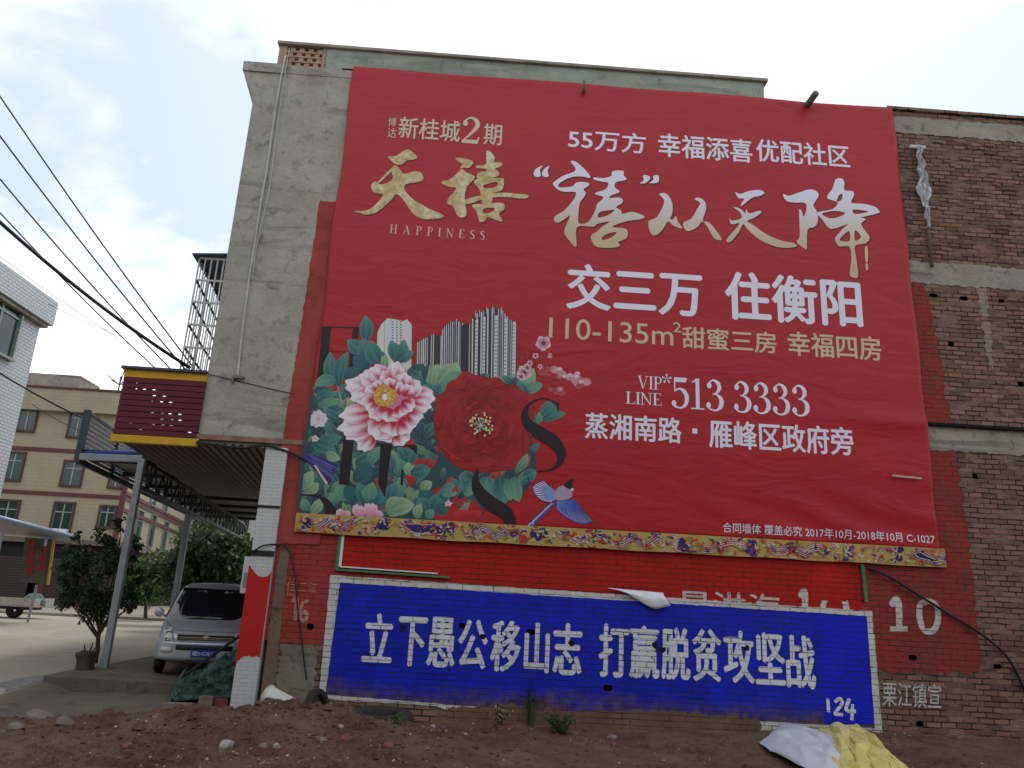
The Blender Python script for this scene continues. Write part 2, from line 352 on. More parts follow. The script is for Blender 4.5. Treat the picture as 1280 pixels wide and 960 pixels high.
def gz(y): return -0.42 if y <= 1.4 else (-0.02 if y >= 3.2 else -0.42+0.40*(y-1.4)/1.8)
g = MB(); g.add([(x, y, gz(y)) for y in ys for x in xs], [(j*len(xs)+i, j*len(xs)+i+1, (j+1)*len(xs)+i+1, (j+1)*len(xs)+i) for j in range(len(ys)-1) for i in range(len(xs)-1)])
tag(g.build('ground', M['ground']), kind='structure')
r = MB(); rows = [(-30, -0.34), (-2, -0.31), (0.5, -0.17), (3.4, 0.0), (25, 0.0)]
for (ya, za), (yb, zb) in zip(rows, rows[1:]):
    x0 = -7.35 if yb < 3 else -7.35
    r.add([(-60, ya, za), (x0, ya, za), (x0, yb, zb), (-60, yb, zb)], [(0, 1, 2, 3)])
tag(r.build('road', M['road']), kind='structure')
p_ = MB(); p_.box((-7.34, 1.75, -0.3), (-3.3, 45, -0.006)); tag(p_.build('pavement', M['apron']), kind='structure')
p_ = MB(); p_.box((-70, 25.02, -0.2), (-7.36, 45, 0.13)); tag(p_.build('pavement', M['pave'], bevel=0.02), kind='structure')
ap = MB()
nx_, ny_ = 40, 40
apv = [(-7.35+4.1*i/nx_, -3.4+5.3*j/ny_, -0.275+0.03*math.sin(j*0.2)-0.02*(1-i/nx_)+0.012*noise.noise((i*0.3, j*0.3, 0))) for j in range(ny_+1) for i in range(nx_+1)]
def roadz(y):
    for (ya, za), (yb, zb) in zip(rows, rows[1:]):
        if ya <= y <= yb: return za+(zb-za)*(y-ya)/(yb-ya)
    return 0
apv = [(x, y, z+(roadz(y)+.004-z)*smooth01((-6.75-x)/.55)) for x, y, z in apv]
ap.add(apv, [(j*(nx_+1)+i, j*(nx_+1)+i+1, (j+1)*(nx_+1)+i+1, (j+1)*(nx_+1)+i) for j in range(ny_) for i in range(nx_)])
tag(ap.build('concrete_apron', M['apron'], smooth=True), kind='structure')
kb = MB()
a0, a1 = Vector((-7.36, 1.30, 0)), Vector((-5.05, 1.72, 0))
kb.hexa([(a0.x, a0.y, -0.4), (a1.x, a1.y, -0.4), (a1.x, 2.0, -0.4), (a0.x, 2.9, -0.4)], [(a0.x, a0.y, 0.0), (a1.x, a1.y, -0.06), (a1.x, 2.0, -0.03), (a0.x, 2.9, 0.03)])
tag(kb.build('kerb', M['apron'], bevel=0.03), kind='structure')
wp = MB(); c_ = G(42, 858, -.2); pts_ = smooth_poly([(c_.x+.75*math.cos(a)*random.uniform(.5, 1.1), c_.y+1.1*math.sin(a)*random.uniform(.5, 1.1)) for a in [k*.628 for k in range(10)]], 3)
pts_ = [(min(x, -7.4), y) for x, y in pts_]; v, f = planar([pts_]); wp.add([(x, y, roadz(y)+.008) for x, y in v], f)
k_ = MN('wet_mud', 0.25, 0.5); k_.col(k_.mix(k_.ramp(k_.noise(k_.pos(), 6, 5), .4, .6), (0.03, 0.027, 0.024, 1), (0.11, 0.095, 0.08, 1))); k_.bump(k_.noise(k_.pos(), 9, 5), .6, .04); tag(wp.build('mud', k_.m), kind='structure')
# dirt heap along the wall
def dz(x, y):
    n1 = noise.noise((x*0.55, y*0.7, 3.3))*0.12; n2 = noise.noise((x*1.9, y*2.1, 9.1))*0.075; n3 = (.5-abs(noise.noise((x*3.6, y*4.2, 1.1))))*0.085; n4 = abs(noise.noise((x*9, y*9, 4.1)))*0.07
    z = -0.27+n1*0.55
    heap = math.exp(-((x+2.35)/1.25)**2-((y+1.15)/0.75)**2)*0.23 + math.exp(-((x+3.9)/1.3)**2-((y+2.3)/0.8)**2)*0.20
    heap += math.exp(-((x+0.2)/1.6)**2-((y+2.6)/0.9)**2)*0.10
    z += heap
    z += 0.13*smooth01((x-1.5)/6)*smooth01((y+2.2)/2)
    dip = math.exp(-((x+1.25)/0.75)**2-((y+0.3)/0.5)**2)*0.17
    z -= dip
    z += (n2+n3+n4)*(0.6+1.2*min(1, heap*4))
    edge = 1.0                       # feather out towards the apron on the left
    if x < -2.9:
        lim = -1.45+0.22*noise.noise((x*0.9, 0, 5.5)) + max(0, (x+4.6)*0.75)
        lim = min(lim, -0.45)
        t = (y-lim)/0.55
        z -= 0.35*smooth01(t)
    if x < -7.2: z -= 0.25*smooth01((-7.2-x)/2.5)
    return z
dm = MB(); X0, X1, Y0, Y1 = -13.0, 15.0, -9.0, 0.03; stp = 0.05
nx_, ny_ = int((X1-X0)/stp), int((Y1-Y0)/stp)
dm.add([(X0+i*stp, Y0+j*stp, dz(X0+i*stp, Y0+j*stp)) for j in range(ny_+1) for i in range(nx_+1)],
       [(j*(nx_+1)+i, j*(nx_+1)+i+1, (j+1)*(nx_+1)+i+1, (j+1)*(nx_+1)+i) for j in range(ny_) for i in range(nx_)])
tag(dm.build('dirt', M['dirt'], smooth=True), kind='structure')
# added unseen rise behind the viewer, darkens the lower wall and banner reflection
hl = MB(); pr = [(i*14-420, 10+4*noise.noise((i*0.4, 0, 0))+3*noise.noise((i*1.3, 2, 0))) for i in range(61)]
for (xa, za), (xb, zb) in zip(pr, pr[1:]):
    hl.add([(xa, -29, -0.45), (xb, -29, -0.45), (xb, -33, zb*0.95), (xa, -33, za*0.95), (xb, -40, zb*1.5), (xa, -40, za*1.5), (xb, -140, zb*2), (xa, -140, za*2)], [(0, 1, 2, 3), (3, 2, 4, 5), (5, 4, 6, 7)])
M['shade_rise'] = plain('unseen_rise_dark', (0.045, 0.05, 0.03, 1), 0.9)
tag(hl.build('unseen_shade_rise', M['shade_rise'], smooth=True), kind='structure')

# ================================================================ THE BUILDING
D8 = Vector((-0.10, 0.995, 0))          # the street front runs back along this direction
bld = empty('brick_building', (-3.2, 0, -0.3), 'tall brick and grey cement building carrying the huge red banner on its end wall', 'building')
XL, XE, XR = -4.93, -3.27, 19.0         # overhang left, ground floor left, right end (outside the picture)
ZO, ZT, DEP = 4.10, 11.86, 12.0
def body(mb, x0, x1, z0, z1, yf=0.0):
    s0 = D8*((DEP)/D8.y)
    lo = [(x0, yf, z0), (x1, yf, z0), (x1+s0.x, DEP, z0), (x0+s0.x, DEP, z0)]
    mb.hexa(lo, [(a, b, z1) for a, b, _ in lo])
XM = 4.0
# putlog holes in the brick
hole_px = [(1167, 369), (1205, 373), (1252, 376), (1189, 430), (1219, 595), (1141, 822), (1247, 833), (578, 782), (664, 790), (1276, 480), (1150, 905), (760, 860)]
hole_px += [(388, 783)]
holes = []
for hx, hy in hole_px:
    q = W(hx, hy); sx = random.uniform(0.05, 0.085); sz = random.uniform(0.04, 0.06)
    holes.append([(q.x-sx, q.z-sz*.8), (q.x+sx*.3, q.z-sz*1.1), (q.x+sx, q.z-sz*.6), (q.x+sx*.9, q.z+sz*.7), (q.x-sx*.1, q.z+sz), (q.x-sx, q.z+sz*.8)])
def inside(poly, outer):
    xs_ = [p[0] for p in outer]; zs_ = [p[1] for p in outer]
    return all(min(xs_) < p[0] < max(xs_) and min(zs_) < p[1] < max(zs_) for p in poly)
def wall_sheet(name, outline, mat, y, parent, ragged=0.0, thick=0.0):
    if ragged:
        o2 = []
        for a, b in zip(outline, outline[1:]+outline[:1]):
            d = math.hypot(b[0]-a[0], b[1]-a[1]); n = max(1, int(d/0.07))
            for k in range(n):
                t = k/n; o2.append((a[0]+(b[0]-a[0])*t+random.uniform(-1, 1)*ragged, a[1]+(b[1]-a[1])*t+random.uniform(-1, 1)*ragged))
        outline = o2
    v, f = planar([outline], holes)
    par = list(range(len(v)))
    def find(i):
        while par[i] != i: par[i] = par[par[i]]; i = par[i]
        return i
    for q in f:
        for i in q[1:]: par[find(i)] = find(q[0])
    cnt = {}
    for q in f: cnt[find(q[0])] = cnt.get(find(q[0]), 0)+len(q)
    top = max(cnt, key=cnt.get); f = [q for q in f if find(q[0]) == top]
    us = sorted({i for q in f for i in q}); ix = {o: n for n, o in enumerate(us)}; v = [v[i] for i in us]; f = [tuple(ix[i] for i in q) for q in f]
    return MB().add([(x, y, z) for x, z in v], f).build(name, mat, parent)
# brick end wall (front sheet with holes) and solid core behind it
core = MB(); body(core, XE+0.02, XR, -0.5, ZT-0.02, 0.13); core.build('wall_core', M['brick'], bld)
wall_sheet('end_wall', [(-3.27, -0.6), (XR, -0.6), (XR, ZT), (XE, ZT)], M['brick'], 0.0, bld)
for h in holes:
    hb = MB(); n = len(h); hb.add([(x, 0.001, z) for x, z in h]+[(x, 0.12, z) for x, z in h], [tuple(range(n, 2*n))]+[(i, i+n, (i+1) % n+n, (i+1) % n) for i in range(n)]); hb.build('putlog_hole', M['dark'], bld)
edge = MB(); edge.add([(XE, 0, -.6), (XE, 0, ZT), (XE, 0.14, ZT), (XE, 0.14, -.6)], [(0, 1, 2, 3)])
edge.add([(XE, 0, ZT), (XR, 0, ZT), (XR, 0.14, ZT), (XE, 0.14, ZT)], [(0, 1, 2, 3)]); edge.build('wall_edge', M['brick'], bld)
# rough bricks standing proud on the bare brick at the right
pb = MB()
for k in range(520):
    z = -0.27+0.09*random.randint(0, 132); x = (8.3 if z > 8.6 else 9.45)+random.random()*3.6
    if z > 0 and 1.0 < z < 3.0 and x < 9.6: continue
    if 7.85 < z < 8.5 or 4.6 < z < 5.25 or 11.2 < z: continue
    wd = random.choice((0.11, 0.24, 0.24)); pr_ = random.uniform(0.004, 0.02)
    pb.box((x, -pr_, z+0.006), (x+wd, 0.01, z+0.083))
pb.build('rough_brick', M['brick'], bld, bevel=0.004)['kind'] = 'stuff'
# concrete floor beams in the right part
def wrect(px0, py0, px1, py1, px2, py2, px3, py3): return [wx(px0, py0), wx(px1, py1), wx(px2, py2), wx(px3, py3)]
for (zt, zb, xa, pr_) in ((8.44, 7.98, 8.05, 0.03), (5.13, 4.68, 8.10, 0.03), (11.72, 11.33, 8.0, 0.025)):
    b = MB(); n = 40; 
    wall_sheet('concrete_beam', [(xa, zb), (14.0, zb), (14.0, zt), (xa, zt)], M['band'], -pr_*0.4, bld, 0.022)
cp = MB(); cp.box((8.0, -0.05, ZT), (XR, 0.4, ZT+0.08)); cp.build('coping', M['brick'], bld, bevel=0.01)
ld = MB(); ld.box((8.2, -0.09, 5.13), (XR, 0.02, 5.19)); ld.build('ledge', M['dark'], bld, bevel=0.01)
# vertical pale mortar run between the beams
wall_sheet('mortar_run', [(9.50, 6.4), (9.60, 6.3), (9.64, 7.98), (9.44, 7.98)], paint_mat('mortar_smear', (0.34, 0.28, 0.23, 1), .6, .9, 1.0, (0.26, 0.2, 0.16, 1), under=(0.22, .13, .1, 1)), -0.006, bld, 0.03)
# cement rendered part: over-hanging upper floors
ov = MB(); body(ov, XL, XM, ZO+0.06, 11.62, -0.025); ov.build('rendered_wall', M['plaster'], bld, bevel=0.02)
lip = MB(); lip.box((XL+0.02, -0.045, ZO-0.02), (XE+0.35, 0.4, ZO+0.06)); lip.build('floor_edge', plain('raw_brick_edge', (0.30, 0.16, 0.11, 1), 0.9, var=0.4), bld)
sof = MB(); s0 = D8*(DEP/D8.y)
sof.hexa([(XL+.03, 0.02, ZO-0.1), (XE, 0.02, ZO-0.1), (XE+s0.x, DEP, ZO-0.1), (XL+s0.x, DEP, ZO-0.1)], [(XL+.03, 0.02, ZO-0.025), (XE, 0.02, ZO-0.025), (XE+s0.x, DEP, ZO-0.025), (XL+s0.x, DEP, ZO-0.025)])
sof.build('floor_slab', M['band'], bld)
cn = MB()     # cornice bracket at the top left corner
for y0, y1 in ((-0.03, 12.0),):
    sh = s0.x
    prof = [(XL+0.02, 11.05), (-5.15, 11.5), (-5.22, 11.62), (-5.22, 11.80), (XL+0.02, 11.80)]
    v = [(x, y0, z) for x, z in prof]+[(x+sh, y1, z) for x, z in prof]; n = len(prof)
    cn.add(v, [tuple(range(n)), tuple(range(2*n-1, n-1, -1))]+[(i, i+n, (i+1) % n+n, (i+1) % n) for i in range(n)])
cn.box((-5.22, -0.06, 11.60), (-4.35, 0.3, 11.81)); cn.build('cornice', M['plaster'], bld)
roofcap = MB(); body(roofcap, XL, XM, 11.62, 11.80, -0.03); roofcap.build('roof_edge', M['plaster'], bld)
# roof parapet with honeycomb blocks on its left end
pp = MB(); pp.box((-3.62, 0.0, 11.80), (5.42, 0.16, 12.30)); pp.build('roof_parapet', M['parapet'], bld)
pc = MB(); pc.box((-4.62, -0.06, 12.30), (5.50, 0.26, 12.37)); pc.build('parapet_coping', M['band'], bld, bevel=0.01)
bb = MB(); M['terra'] = plain('terracotta', (0.42, 0.27, 0.20, 1), 0.85, var=0.3)
bb.box((-4.58, 0.0, 11.81), (-4.42, 0.16, 12.30)); bb.box((-3.70, 0.0, 11.81), (-3.63, 0.16, 12.30))
for r_ in range(4):
    zc = 11.86+r_*0.115
    bb.box((-4.42, 0.0, zc-0.052), (-3.70, 0.14, zc-0.012))
    for k in range(4): bb.box((-4.40+k*0.18+(r_ % 2)*0.05, 0.01, zc-0.012), (-4.30+k*0.18+(r_ % 2)*0.05, 0.13, zc+0.063))
bb.build('honeycomb_blocks', M['terra'], bld)
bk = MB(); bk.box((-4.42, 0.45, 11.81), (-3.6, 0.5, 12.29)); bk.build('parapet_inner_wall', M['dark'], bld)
# the tiled corner column, white with a red middle
M['ctile_w'] = tile_mat('white_column_tile', (0.56, 0.57, 0.56, 1), (0.38, 0.385, 0.38, 1), 0.2, 0.06, 0.004, 'xz', 0.05)
M['ctile_r'] = tile_mat('red_column_paint', (0.50, 0.012, 0.010, 1), (0.38, 0.010, 0.009, 1), 0.2, 0.06, 0.004, 'xz', 0.08)
col = MB(); col.box((-3.70, -0.10, -0.4), (-3.325, 0.42, ZO-0.1)); colo = col.build('corner_column', M['ctile_w'], bld, bevel=0.01)
zr0, zr1 = W(315, 828).z, W(330, 716).z
rp_ = [(-3.703, zr0-0.12)]+[(-3.70+0.375*k/14, zr0+0.10*min(1, k/4)+random.uniform(-.02, .02)) for k in range(1, 15)]
rp_ += [(-3.325, zr1+.02)]+[(-3.325-0.375*k/10, zr1-0.13*math.sin(math.pi*min(1, k/10*0.9+.05))+0.14*(k/10)) for k in range(1, 11)]
v, f = planar([rp_]); 
rc = MB().add([(x, -0.104, z) for x, z in v], f); rc.add([(-3.704, -0.104, zr0-.12), (-3.704, .42, zr0-.12), (-3.704, .42, zr1+.1), (-3.704, -.104, zr1+.1)], [(0, 1, 2, 3)])
rc.build('red_paint_patch', M['ctile_r'], colo)
# ---- paint on the wall, bottom layer first
def pw(*pts): return [wx(a, b) for a, b in pts]
wall_sheet('red_paint_strip', pw((400, 252), (442, 254), (425, 420), (400, 680), (338, 680), (352, 560), (378, 400)), M['redplaster'], -0.031, bld, 0.012)
wall_sheet('red_paint_field', pw((345, 655), (420, 655), (1120, 700), (1120, 765), (420, 720), (405, 805), (330, 800)), M['redold'], -0.004, bld, 0.012)
wall_sheet('red_paint_band', pw((1125, 320), (1150, 335), (1168, 400), (1200, 600), (1216, 720), (1228, 842), (1090, 838), (1085, 700)), M['reddull'], -0.008, bld, 0.05)
wall_sheet('red_paint_panel', pw((424, 660), (1080, 700), (1078, 768), (425, 716)), M['redbright'], -0.007, bld, 0.01)
wall_sheet('red_paint_touch_up', pw((1018, 690), (1062, 694), (1058, 752), (1012, 750)), paint_mat('fresh_red_paint', (0.56, 0.02, 0.012, 1), 0.0, 0.5, 0.6), -0.010, bld, 0.004)
def lay(mb, text, box, y, off=0.0, shear=0.0, rows=None, space=1.0, col=None, fn=None, stack=0):
    """lettering stretched into the wall rectangle box = (x0, z0, x1, z1)"""
    v, f, _ = glyphs(text, 0.0, space=space); x0, z0, x1, z1 = box
    if off: stack = off*(z1-z0)*0.8
    pts = []
    for a, b in v:
        x = x0+(x1-x0)*a+shear*(b-0.5)*(z1-z0); z = z0+(z1-z0)*b; pts.append((x, z))
    cols = None if col is None else [col(p) if callable(col) else col for p in pts]
    mb.add([(x, y if fn is None else y+fn(x, z), z) for x, z in pts], f, cols)
    if stack:
        for k, (dx, dz_) in enumerate(((stack, 0), (-stack, 0), (0, stack*0.8), (0, -stack*0.8))):
            mb.add([(x+dx, (y if fn is None else y+fn(x, z))-0.0004*(k+1), z+dz_) for x, z in pts], f, cols)
def pbox(pl, pt, pr_, pb_):      # left/top/right/bottom survey points of a line of writing on the wall plane
    return (wx(*pl)[0], wx(*pb_)[1], wx(*pr_)[0], wx(*pt)[1])
def strokes(mb, paths, wd, y):     # paths in survey pixels
    polys = []
    for p in paths:
        q = [wx(a, b)+(wd*random.uniform(.9, 1.1),) for a, b in p]; polys += brush(q, 5)
    v, f = planar(polys); mb.add([(x, y, z) for x, z in v], f)
# half hidden older writing peeping over the white border
t = MB()
lay(t, '是洪海', (wx(848, 755)[0], wx(900, 772)[1]-.02, wx(975, 760)[0], wx(905, 740)[1]), -0.0095, 0.02)
strokes(t, [[(1000, 745), (1006, 742), (1004, 790)]], .11, -0.0095); strokes(t, [[(1028, 775), (1030, 752), (1042, 744), (1056, 752), (1058, 778)]], .10, -0.0095)
t.build('old_writing', M['chalk'], bld)
pan = wall_sheet('slogan_border', pw((413, 719), (1090, 764), (1103, 920), (720, 905), (705, 893), (560, 888), (545, 882), (398, 874)), M['whitepaint'], -0.013, bld, 0.006)
slog = wall_sheet('slogan_panel', pw((425, 728), (1083, 770), (1093, 910), (900, 898), (720, 893), (560, 880), (407, 868)), M['blue'], -0.016, bld, 0.005)
wall_sheet('blue_touch_up', pw((1020, 768), (1082, 772), (1092, 906), (1030, 905)), M['bluenew'], -0.0185, bld, 0.003)
# splashed earth along the foot of the wall
M['splash'] = paint_mat('mud_splash', (0.20, 0.125, 0.085, 1), 0.2, 0.9, 0.8, (0.12, 0.075, 0.055, 1))
zsp = [(560, 884), (640, 880), (720, 889), (800, 887), (900, 893), (950, 900), (950, 935), (560, 930)]
wall_sheet('mud_splash', pw(*zsp), M['splash'], -0.0215, bld, 0.03)
wall_sheet('bare_corner', [(-3.262, -0.35), (-3.05, -0.35), (-3.06, 0.6), (-3.09, 1.4), (-3.08, 2.25), (-3.262, 2.45)], plaster_mat('bare_brown_render', (0.16, 0.11, 0.08, 1), (0.24, 0.17, 0.12, 1), (0.08, 0.055, 0.045, 1)), -0.0125, bld, 0.008)
wall_sheet('bare_render', [(-3.04, -0.35), (-2.45, -0.35), (-2.42, 0.72), (-3.03, 0.80)], plaster_mat('grey_brown_render', (0.20, 0.165, 0.13, 1), (0.28, 0.235, 0.19, 1), (0.10, 0.08, 0.065, 1)), -0.0115, bld, 0.03)
# the slogan
t = MB(); st = '立下愚公移山志打赢脱贫攻坚战'
sl_x = [473, 515, 552, 591, 632, 671, 709, 767, 805, 844, 883, 923, 962, 1000]
sl_t = [767, 772, 772, 775, 776, 779, 780, 781, 783, 785, 787, 789, 792, 795]
sl_w = [35, 34, 33, 35, 35, 29, 34, 35, 35, 34, 35, 36, 35, 34]; sl_h = [60, 60, 61, 60, 63, 61, 63, 65, 64, 64, 64, 64, 63, 65]
for ch, cx_, tp, wd, ht in zip(st, sl_x, sl_t, sl_w, sl_h):
    lay(t, ch, pbox((cx_-wd/2, tp+ht/2), (cx_, tp), (cx_+wd/2, tp+ht/2), (cx_, tp+ht)), -0.0225, 0.029, 0.0)
t.build('slogan_text', M['slogan'], slog)
for hx, hy in ((503, 784), (604, 796), (714, 804), (819, 806), (933, 810), (128+700, 812)):  # flat near-black patches painted as the shade of holes, no recess
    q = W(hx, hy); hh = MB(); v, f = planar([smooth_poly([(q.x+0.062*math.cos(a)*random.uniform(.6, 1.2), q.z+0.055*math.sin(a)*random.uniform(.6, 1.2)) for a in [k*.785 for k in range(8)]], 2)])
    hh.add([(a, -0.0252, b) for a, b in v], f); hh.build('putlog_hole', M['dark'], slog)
# hand painted figures and letters
t = MB(); strokes(t, [[(1034, 873), (1035, 890)], [(1043, 877), (1049, 873), (1052, 878), (1047, 886), (1043, 892), (1053, 893)], [(1061, 873), (1057, 887), (1069, 889)], [(1065, 880), (1064, 900)]], 0.055, -0.0225); t.build('panel_number', M['slogan'], slog)
t = MB(); strokes(t, [[(1114, 756), (1122, 750), (1124, 786)]], 0.12, -0.0115); strokes(t, [[(1112, 786), (1134, 786)]], 0.075, -0.0112)
strokes(t, [[(1160, 751), (1150, 756), (1149, 772), (1155, 788), (1166, 788), (1172, 775), (1170, 757), (1160, 751)]], 0.10, -0.0115); t.build('painted_number', M['chalk'], bld)
t = MB(); strokes(t, [[(366, 752), (371, 748), (369, 776)]], 0.07, -0.010); strokes(t, [[(385, 751), (378, 755), (375, 770), (379, 776), (384, 771), (381, 764), (376, 768)]], 0.06, -0.0105)
t.build('painted_number', M['faint'], bld)
t = MB(); lay(t, '信', (wx(358, 735)[0], wx(362, 745)[1], wx(371, 735)[0], wx(362, 722)[1]), -0.010, 0.0); lay(t, '二法', (wx(374, 735)[0], wx(385, 741)[1], wx(396, 735)[0], wx(385, 727)[1]), -0.010, 0.0)
t.build('faded_writing', M['faint'], bld)
t = MB(); lay(t, '栗江镇宣', pbox((1103, 868), (1130, 853), (1176, 872), (1140, 884)), -0.012, 0.012, 0.1); t.build('sprayed_writing', M['chalk'], bld)

# ================================================================ THE BANNER
BY = -0.075
XB0, XB1, ZB0, ZB1 = -3.03, 8.15, 2.88, 11.86
def bw(x, z):        # gentle waves of the stretched vinyl
    a = 0.014*noise.noise((x*0.32, z*0.28, 2.0))+0.006*noise.noise((x*0.9, z*0.8, 7.0))
    a *= max(smooth01((x-2.3)/1.2), smooth01((z-7.2)/0.8)); rr = math.hypot(x-7.9, z-5.0)
    if rr < 3: a -= 0.035*math.exp(-((x-7.6)/1.0)**2-((z-5.15)/0.16)**2)
    if z < 4.5: a += 0.011*math.sin(6.5*(x*0.55+z*1.5)+2*noise.noise((x*.7, z*.7, 0)))*smooth01((4.5-z)/1.5)*smooth01((x-2.5)/4)
    return a
ban = empty('advert_banner', (XB0, BY, ZB0-0.4), 'huge red vinyl advert banner with gold and white lettering and flowers along its lower left', 'banner')
bm_ = MB(); nx_, nz_ = 170, 140
left = lambda z: XB0+0.02*math.sin(z*2.1)
right = lambda z: 8.09+0.06*(ZB1-z)/(ZB1-ZB0)+0.012*math.sin(z*3)
def topz(x): return ZB1+0.012*math.sin(x*1.7)
vs = []
for j in range(nz_+1):
    for i in range(nx_+1):
        z = ZB0+(ZB1-ZB0)*j/nz_; x = left(z)+(right(z)-left(z))*i/nx_
        if j == nz_: z = topz(x)
        vs.append((x, BY+bw(x, z), z))
fs = [(j*(nx_+1)+i, j*(nx_+1)+i+1, (j+1)*(nx_+1)+i+1, (j+1)*(nx_+1)+i) for j in range(nz_) for i in range(nx_)]
bm_.add(vs, fs); sheet = bm_.build('banner_sheet', M['vinyl'], ban, smooth=True)
sm = sheet.modifiers.new('thickness', 'SOLIDIFY'); sm.thickness = 0.004; sm.offset = -1
hem = MB(); hem.tube([(-3.03+11.1*k/60, BY+0.02+bw(-3.0+11.1*k/60, ZB1), topz(-3.03+11.1*k/60)+0.005) for k in range(61)], 0.012, 6)
hem.build('banner_hem', M['vinyl'], ban, smooth=True)
TY = BY-0.005
WHITE = (0.78, 0.76, 0.88, 1); GOLD = (0.62, 0.50, 0.31, 1)
def ptext(name, text, box, off=0.02, col=WHITE, space=1.0):
    t = MB(); lay(t, text, box, TY, off, col=col, fn=bw, space=space); return t.build(name, M['print'], ban)
def pline(l, t, r_, b): return pbox(l, t, r_, b)
def lerp(a, b, t): return tuple(p+(q-p)*t for p, q in zip(a, b))
SUBT = '55万方'
ptext('area_line', '55万方', pbox((710, 178), (760, 167), (806, 183), (750, 191)), 0.022)
ptext('area_line', '幸福添喜', pbox((822, 188), (870, 173), (938, 190), (880, 202)), 0.022)
ptext('area_line', '优配社区', pbox((944, 193), (990, 180), (1059, 197), (1000, 208)), 0.022)
ptext('offer_line', '交三万', pbox((709, 360), (790, 337), (875, 366), (790, 392)), 0.034)
ptext('offer_line', '住衡阳', pbox((906, 372), (985, 347), (1073, 381), (990, 405)), 0.034)
ptext('room_line', '110-135m', pbox((686, 413), (740, 402), (840, 420), (750, 428)), 0.010, GOLD)
ptext('room_line', '2', pbox((840, 408), (845, 405), (850, 410), (845, 417)), 0.008, GOLD)
ptext('room_line', '甜蜜三房', pbox((852, 428), (900, 413), (968, 430), (910, 440)), 0.024, GOLD)
ptext('room_line', '幸福四房', pbox((983, 433), (1030, 419), (1098, 438), (1040, 449)), 0.024, GOLD)
ptext('address_line', '蒸湘南路', pbox((731, 534), (780, 520), (850, 540), (790, 552)), 0.026)
ptext('address_line', '雁峰区政府旁', pbox((885, 543), (960, 530), (1063, 548), (970, 565)), 0.026)
td = MB(); c0 = wx(867, 540); td.add([(c0[0]+a, TY+bw(*c0), c0[1]+b) for a, b in ((-.045, -.045), (.045, -.045), (.045, .045), (-.045, .045))], [(0, 1, 2, 3)], WHITE); td.build('middle_dot', M['print'], ban)
ptext('small_print', '合同墙体 覆盖必究 2017年10月-2018年10月 C-1027', pbox((902, 664), (1000, 659), (1166, 678), (1050, 674)), 0.016, (0.70, 0.66, 0.74, 1))
PALEGOLD = (0.64, 0.55, 0.42, 1)
ptext('estate_name', '博', pbox((486, 155), (491, 150), (496, 155), (491, 161)), 0.0, PALEGOLD)
ptext('estate_name', '达', pbox((485, 169), (490, 163), (496, 169), (490, 175)), 0.0, PALEGOLD)
ptext('estate_name', '新桂城', pbox((499, 163), (530, 151), (575, 166), (540, 178)), 0.012, PALEGOLD)
ptext('estate_name', '期', pbox((605, 170), (615, 158), (627, 171), (615, 184)), 0.012, PALEGOLD)
# serif figures and letters, drawn with thick and thin strokes
def _r(x0, y0, x1, y1): return [(x0, y0), (x1, y0), (x1, y1), (x0, y1)]
GL = {
 '5': [[(22, 100), (76, 100), (72, 85), (25, 85)], _r(21, 54, 26, 100)]+brush([(22, 55, 5), (45, 63, 7), (66, 53, 15), (75, 32, 18), (66, 10, 12), (45, 1, 5), (22, 6, 8)])+[disc(20, 15, 10)],
 '1': [_r(40, 3, 56, 100), [(20, 86), (40, 88), (56, 100), (44, 100)], _r(20, 0, 76, 4)],
 '3': [disc(24, 80, 10)]+brush([(18, 84, 6), (40, 98, 6), (62, 88, 15), (66, 71, 16), (52, 56, 6), (38, 53, 4)])+brush([(38, 53, 4), (56, 51, 6), (73, 37, 17), (73, 18, 18), (58, 3, 8), (38, 0, 5), (20, 7, 7)])+[disc(20, 16, 10)],
 '2': [disc(22, 74, 10)]+brush([(16, 79, 6), (40, 97, 7), (64, 86, 16), (68, 66, 17), (45, 36, 9), (16, 8, 5)])+[[(12, 0), (74, 0), (80, 26), (76, 26), (70, 14), (14, 13)]],
 'V': brush([(12, 98, 13), (40, 2, 10)])+brush([(40, 2, 4), (68, 98, 4)])+[_r(0, 96, 26, 100), _r(56, 96, 80, 100)],
 'I': [_r(12, 0, 26, 100), _r(4, 0, 34, 4), _r(4, 96, 34, 100)],
 'P': [_r(12, 0, 26, 100), _r(2, 0, 38, 4), _r(2, 96, 30, 100)]+brush([(20, 98, 4), (45, 97, 6), (58, 76, 13), (45, 50, 6), (20, 48, 4)]),
 'L': [_r(12, 0, 26, 100), _r(2, 96, 38, 100), _r(2, 0, 62, 4), [(56, 0), (62, 0), (66, 26), (63, 26)]],
 'N': [_r(12, 0, 17, 100), _r(66, 0, 71, 100), _r(4, 0, 28, 4), _r(56, 96, 80, 100), [(4, 100), (20, 100), (72, 2), (66, 0)]],
 'E': [_r(12, 0, 26, 100), _r(2, 0, 62, 4), _r(2, 96, 60, 100), _r(20, 48, 46, 52), [(58, 0), (62, 0), (66, 24), (63, 24)], [(56, 100), (60, 100), (61, 78), (58, 78)], _r(43, 40, 46, 60)],
 'H': [_r(10, 0, 23, 100), _r(60, 0, 73, 100), _r(20, 48, 62, 52), _r(0, 0, 34, 4), _r(0, 96, 34, 100), _r(50, 0, 84, 4), _r(50, 96, 84, 100)],
 'A': brush([(40, 100, 4), (12, 2, 4)])+brush([(38, 98, 12), (68, 2, 13)])+[_r(22, 34, 56, 38), _r(0, 0, 24, 4), _r(54, 0, 82, 4)],
 'S': brush([(52, 80, 5), (40, 98, 6), (20, 90, 10), (16, 72, 13), (36, 52, 13), (54, 32, 13), (48, 10, 10), (30, 1, 6), (10, 18, 5)]),
}
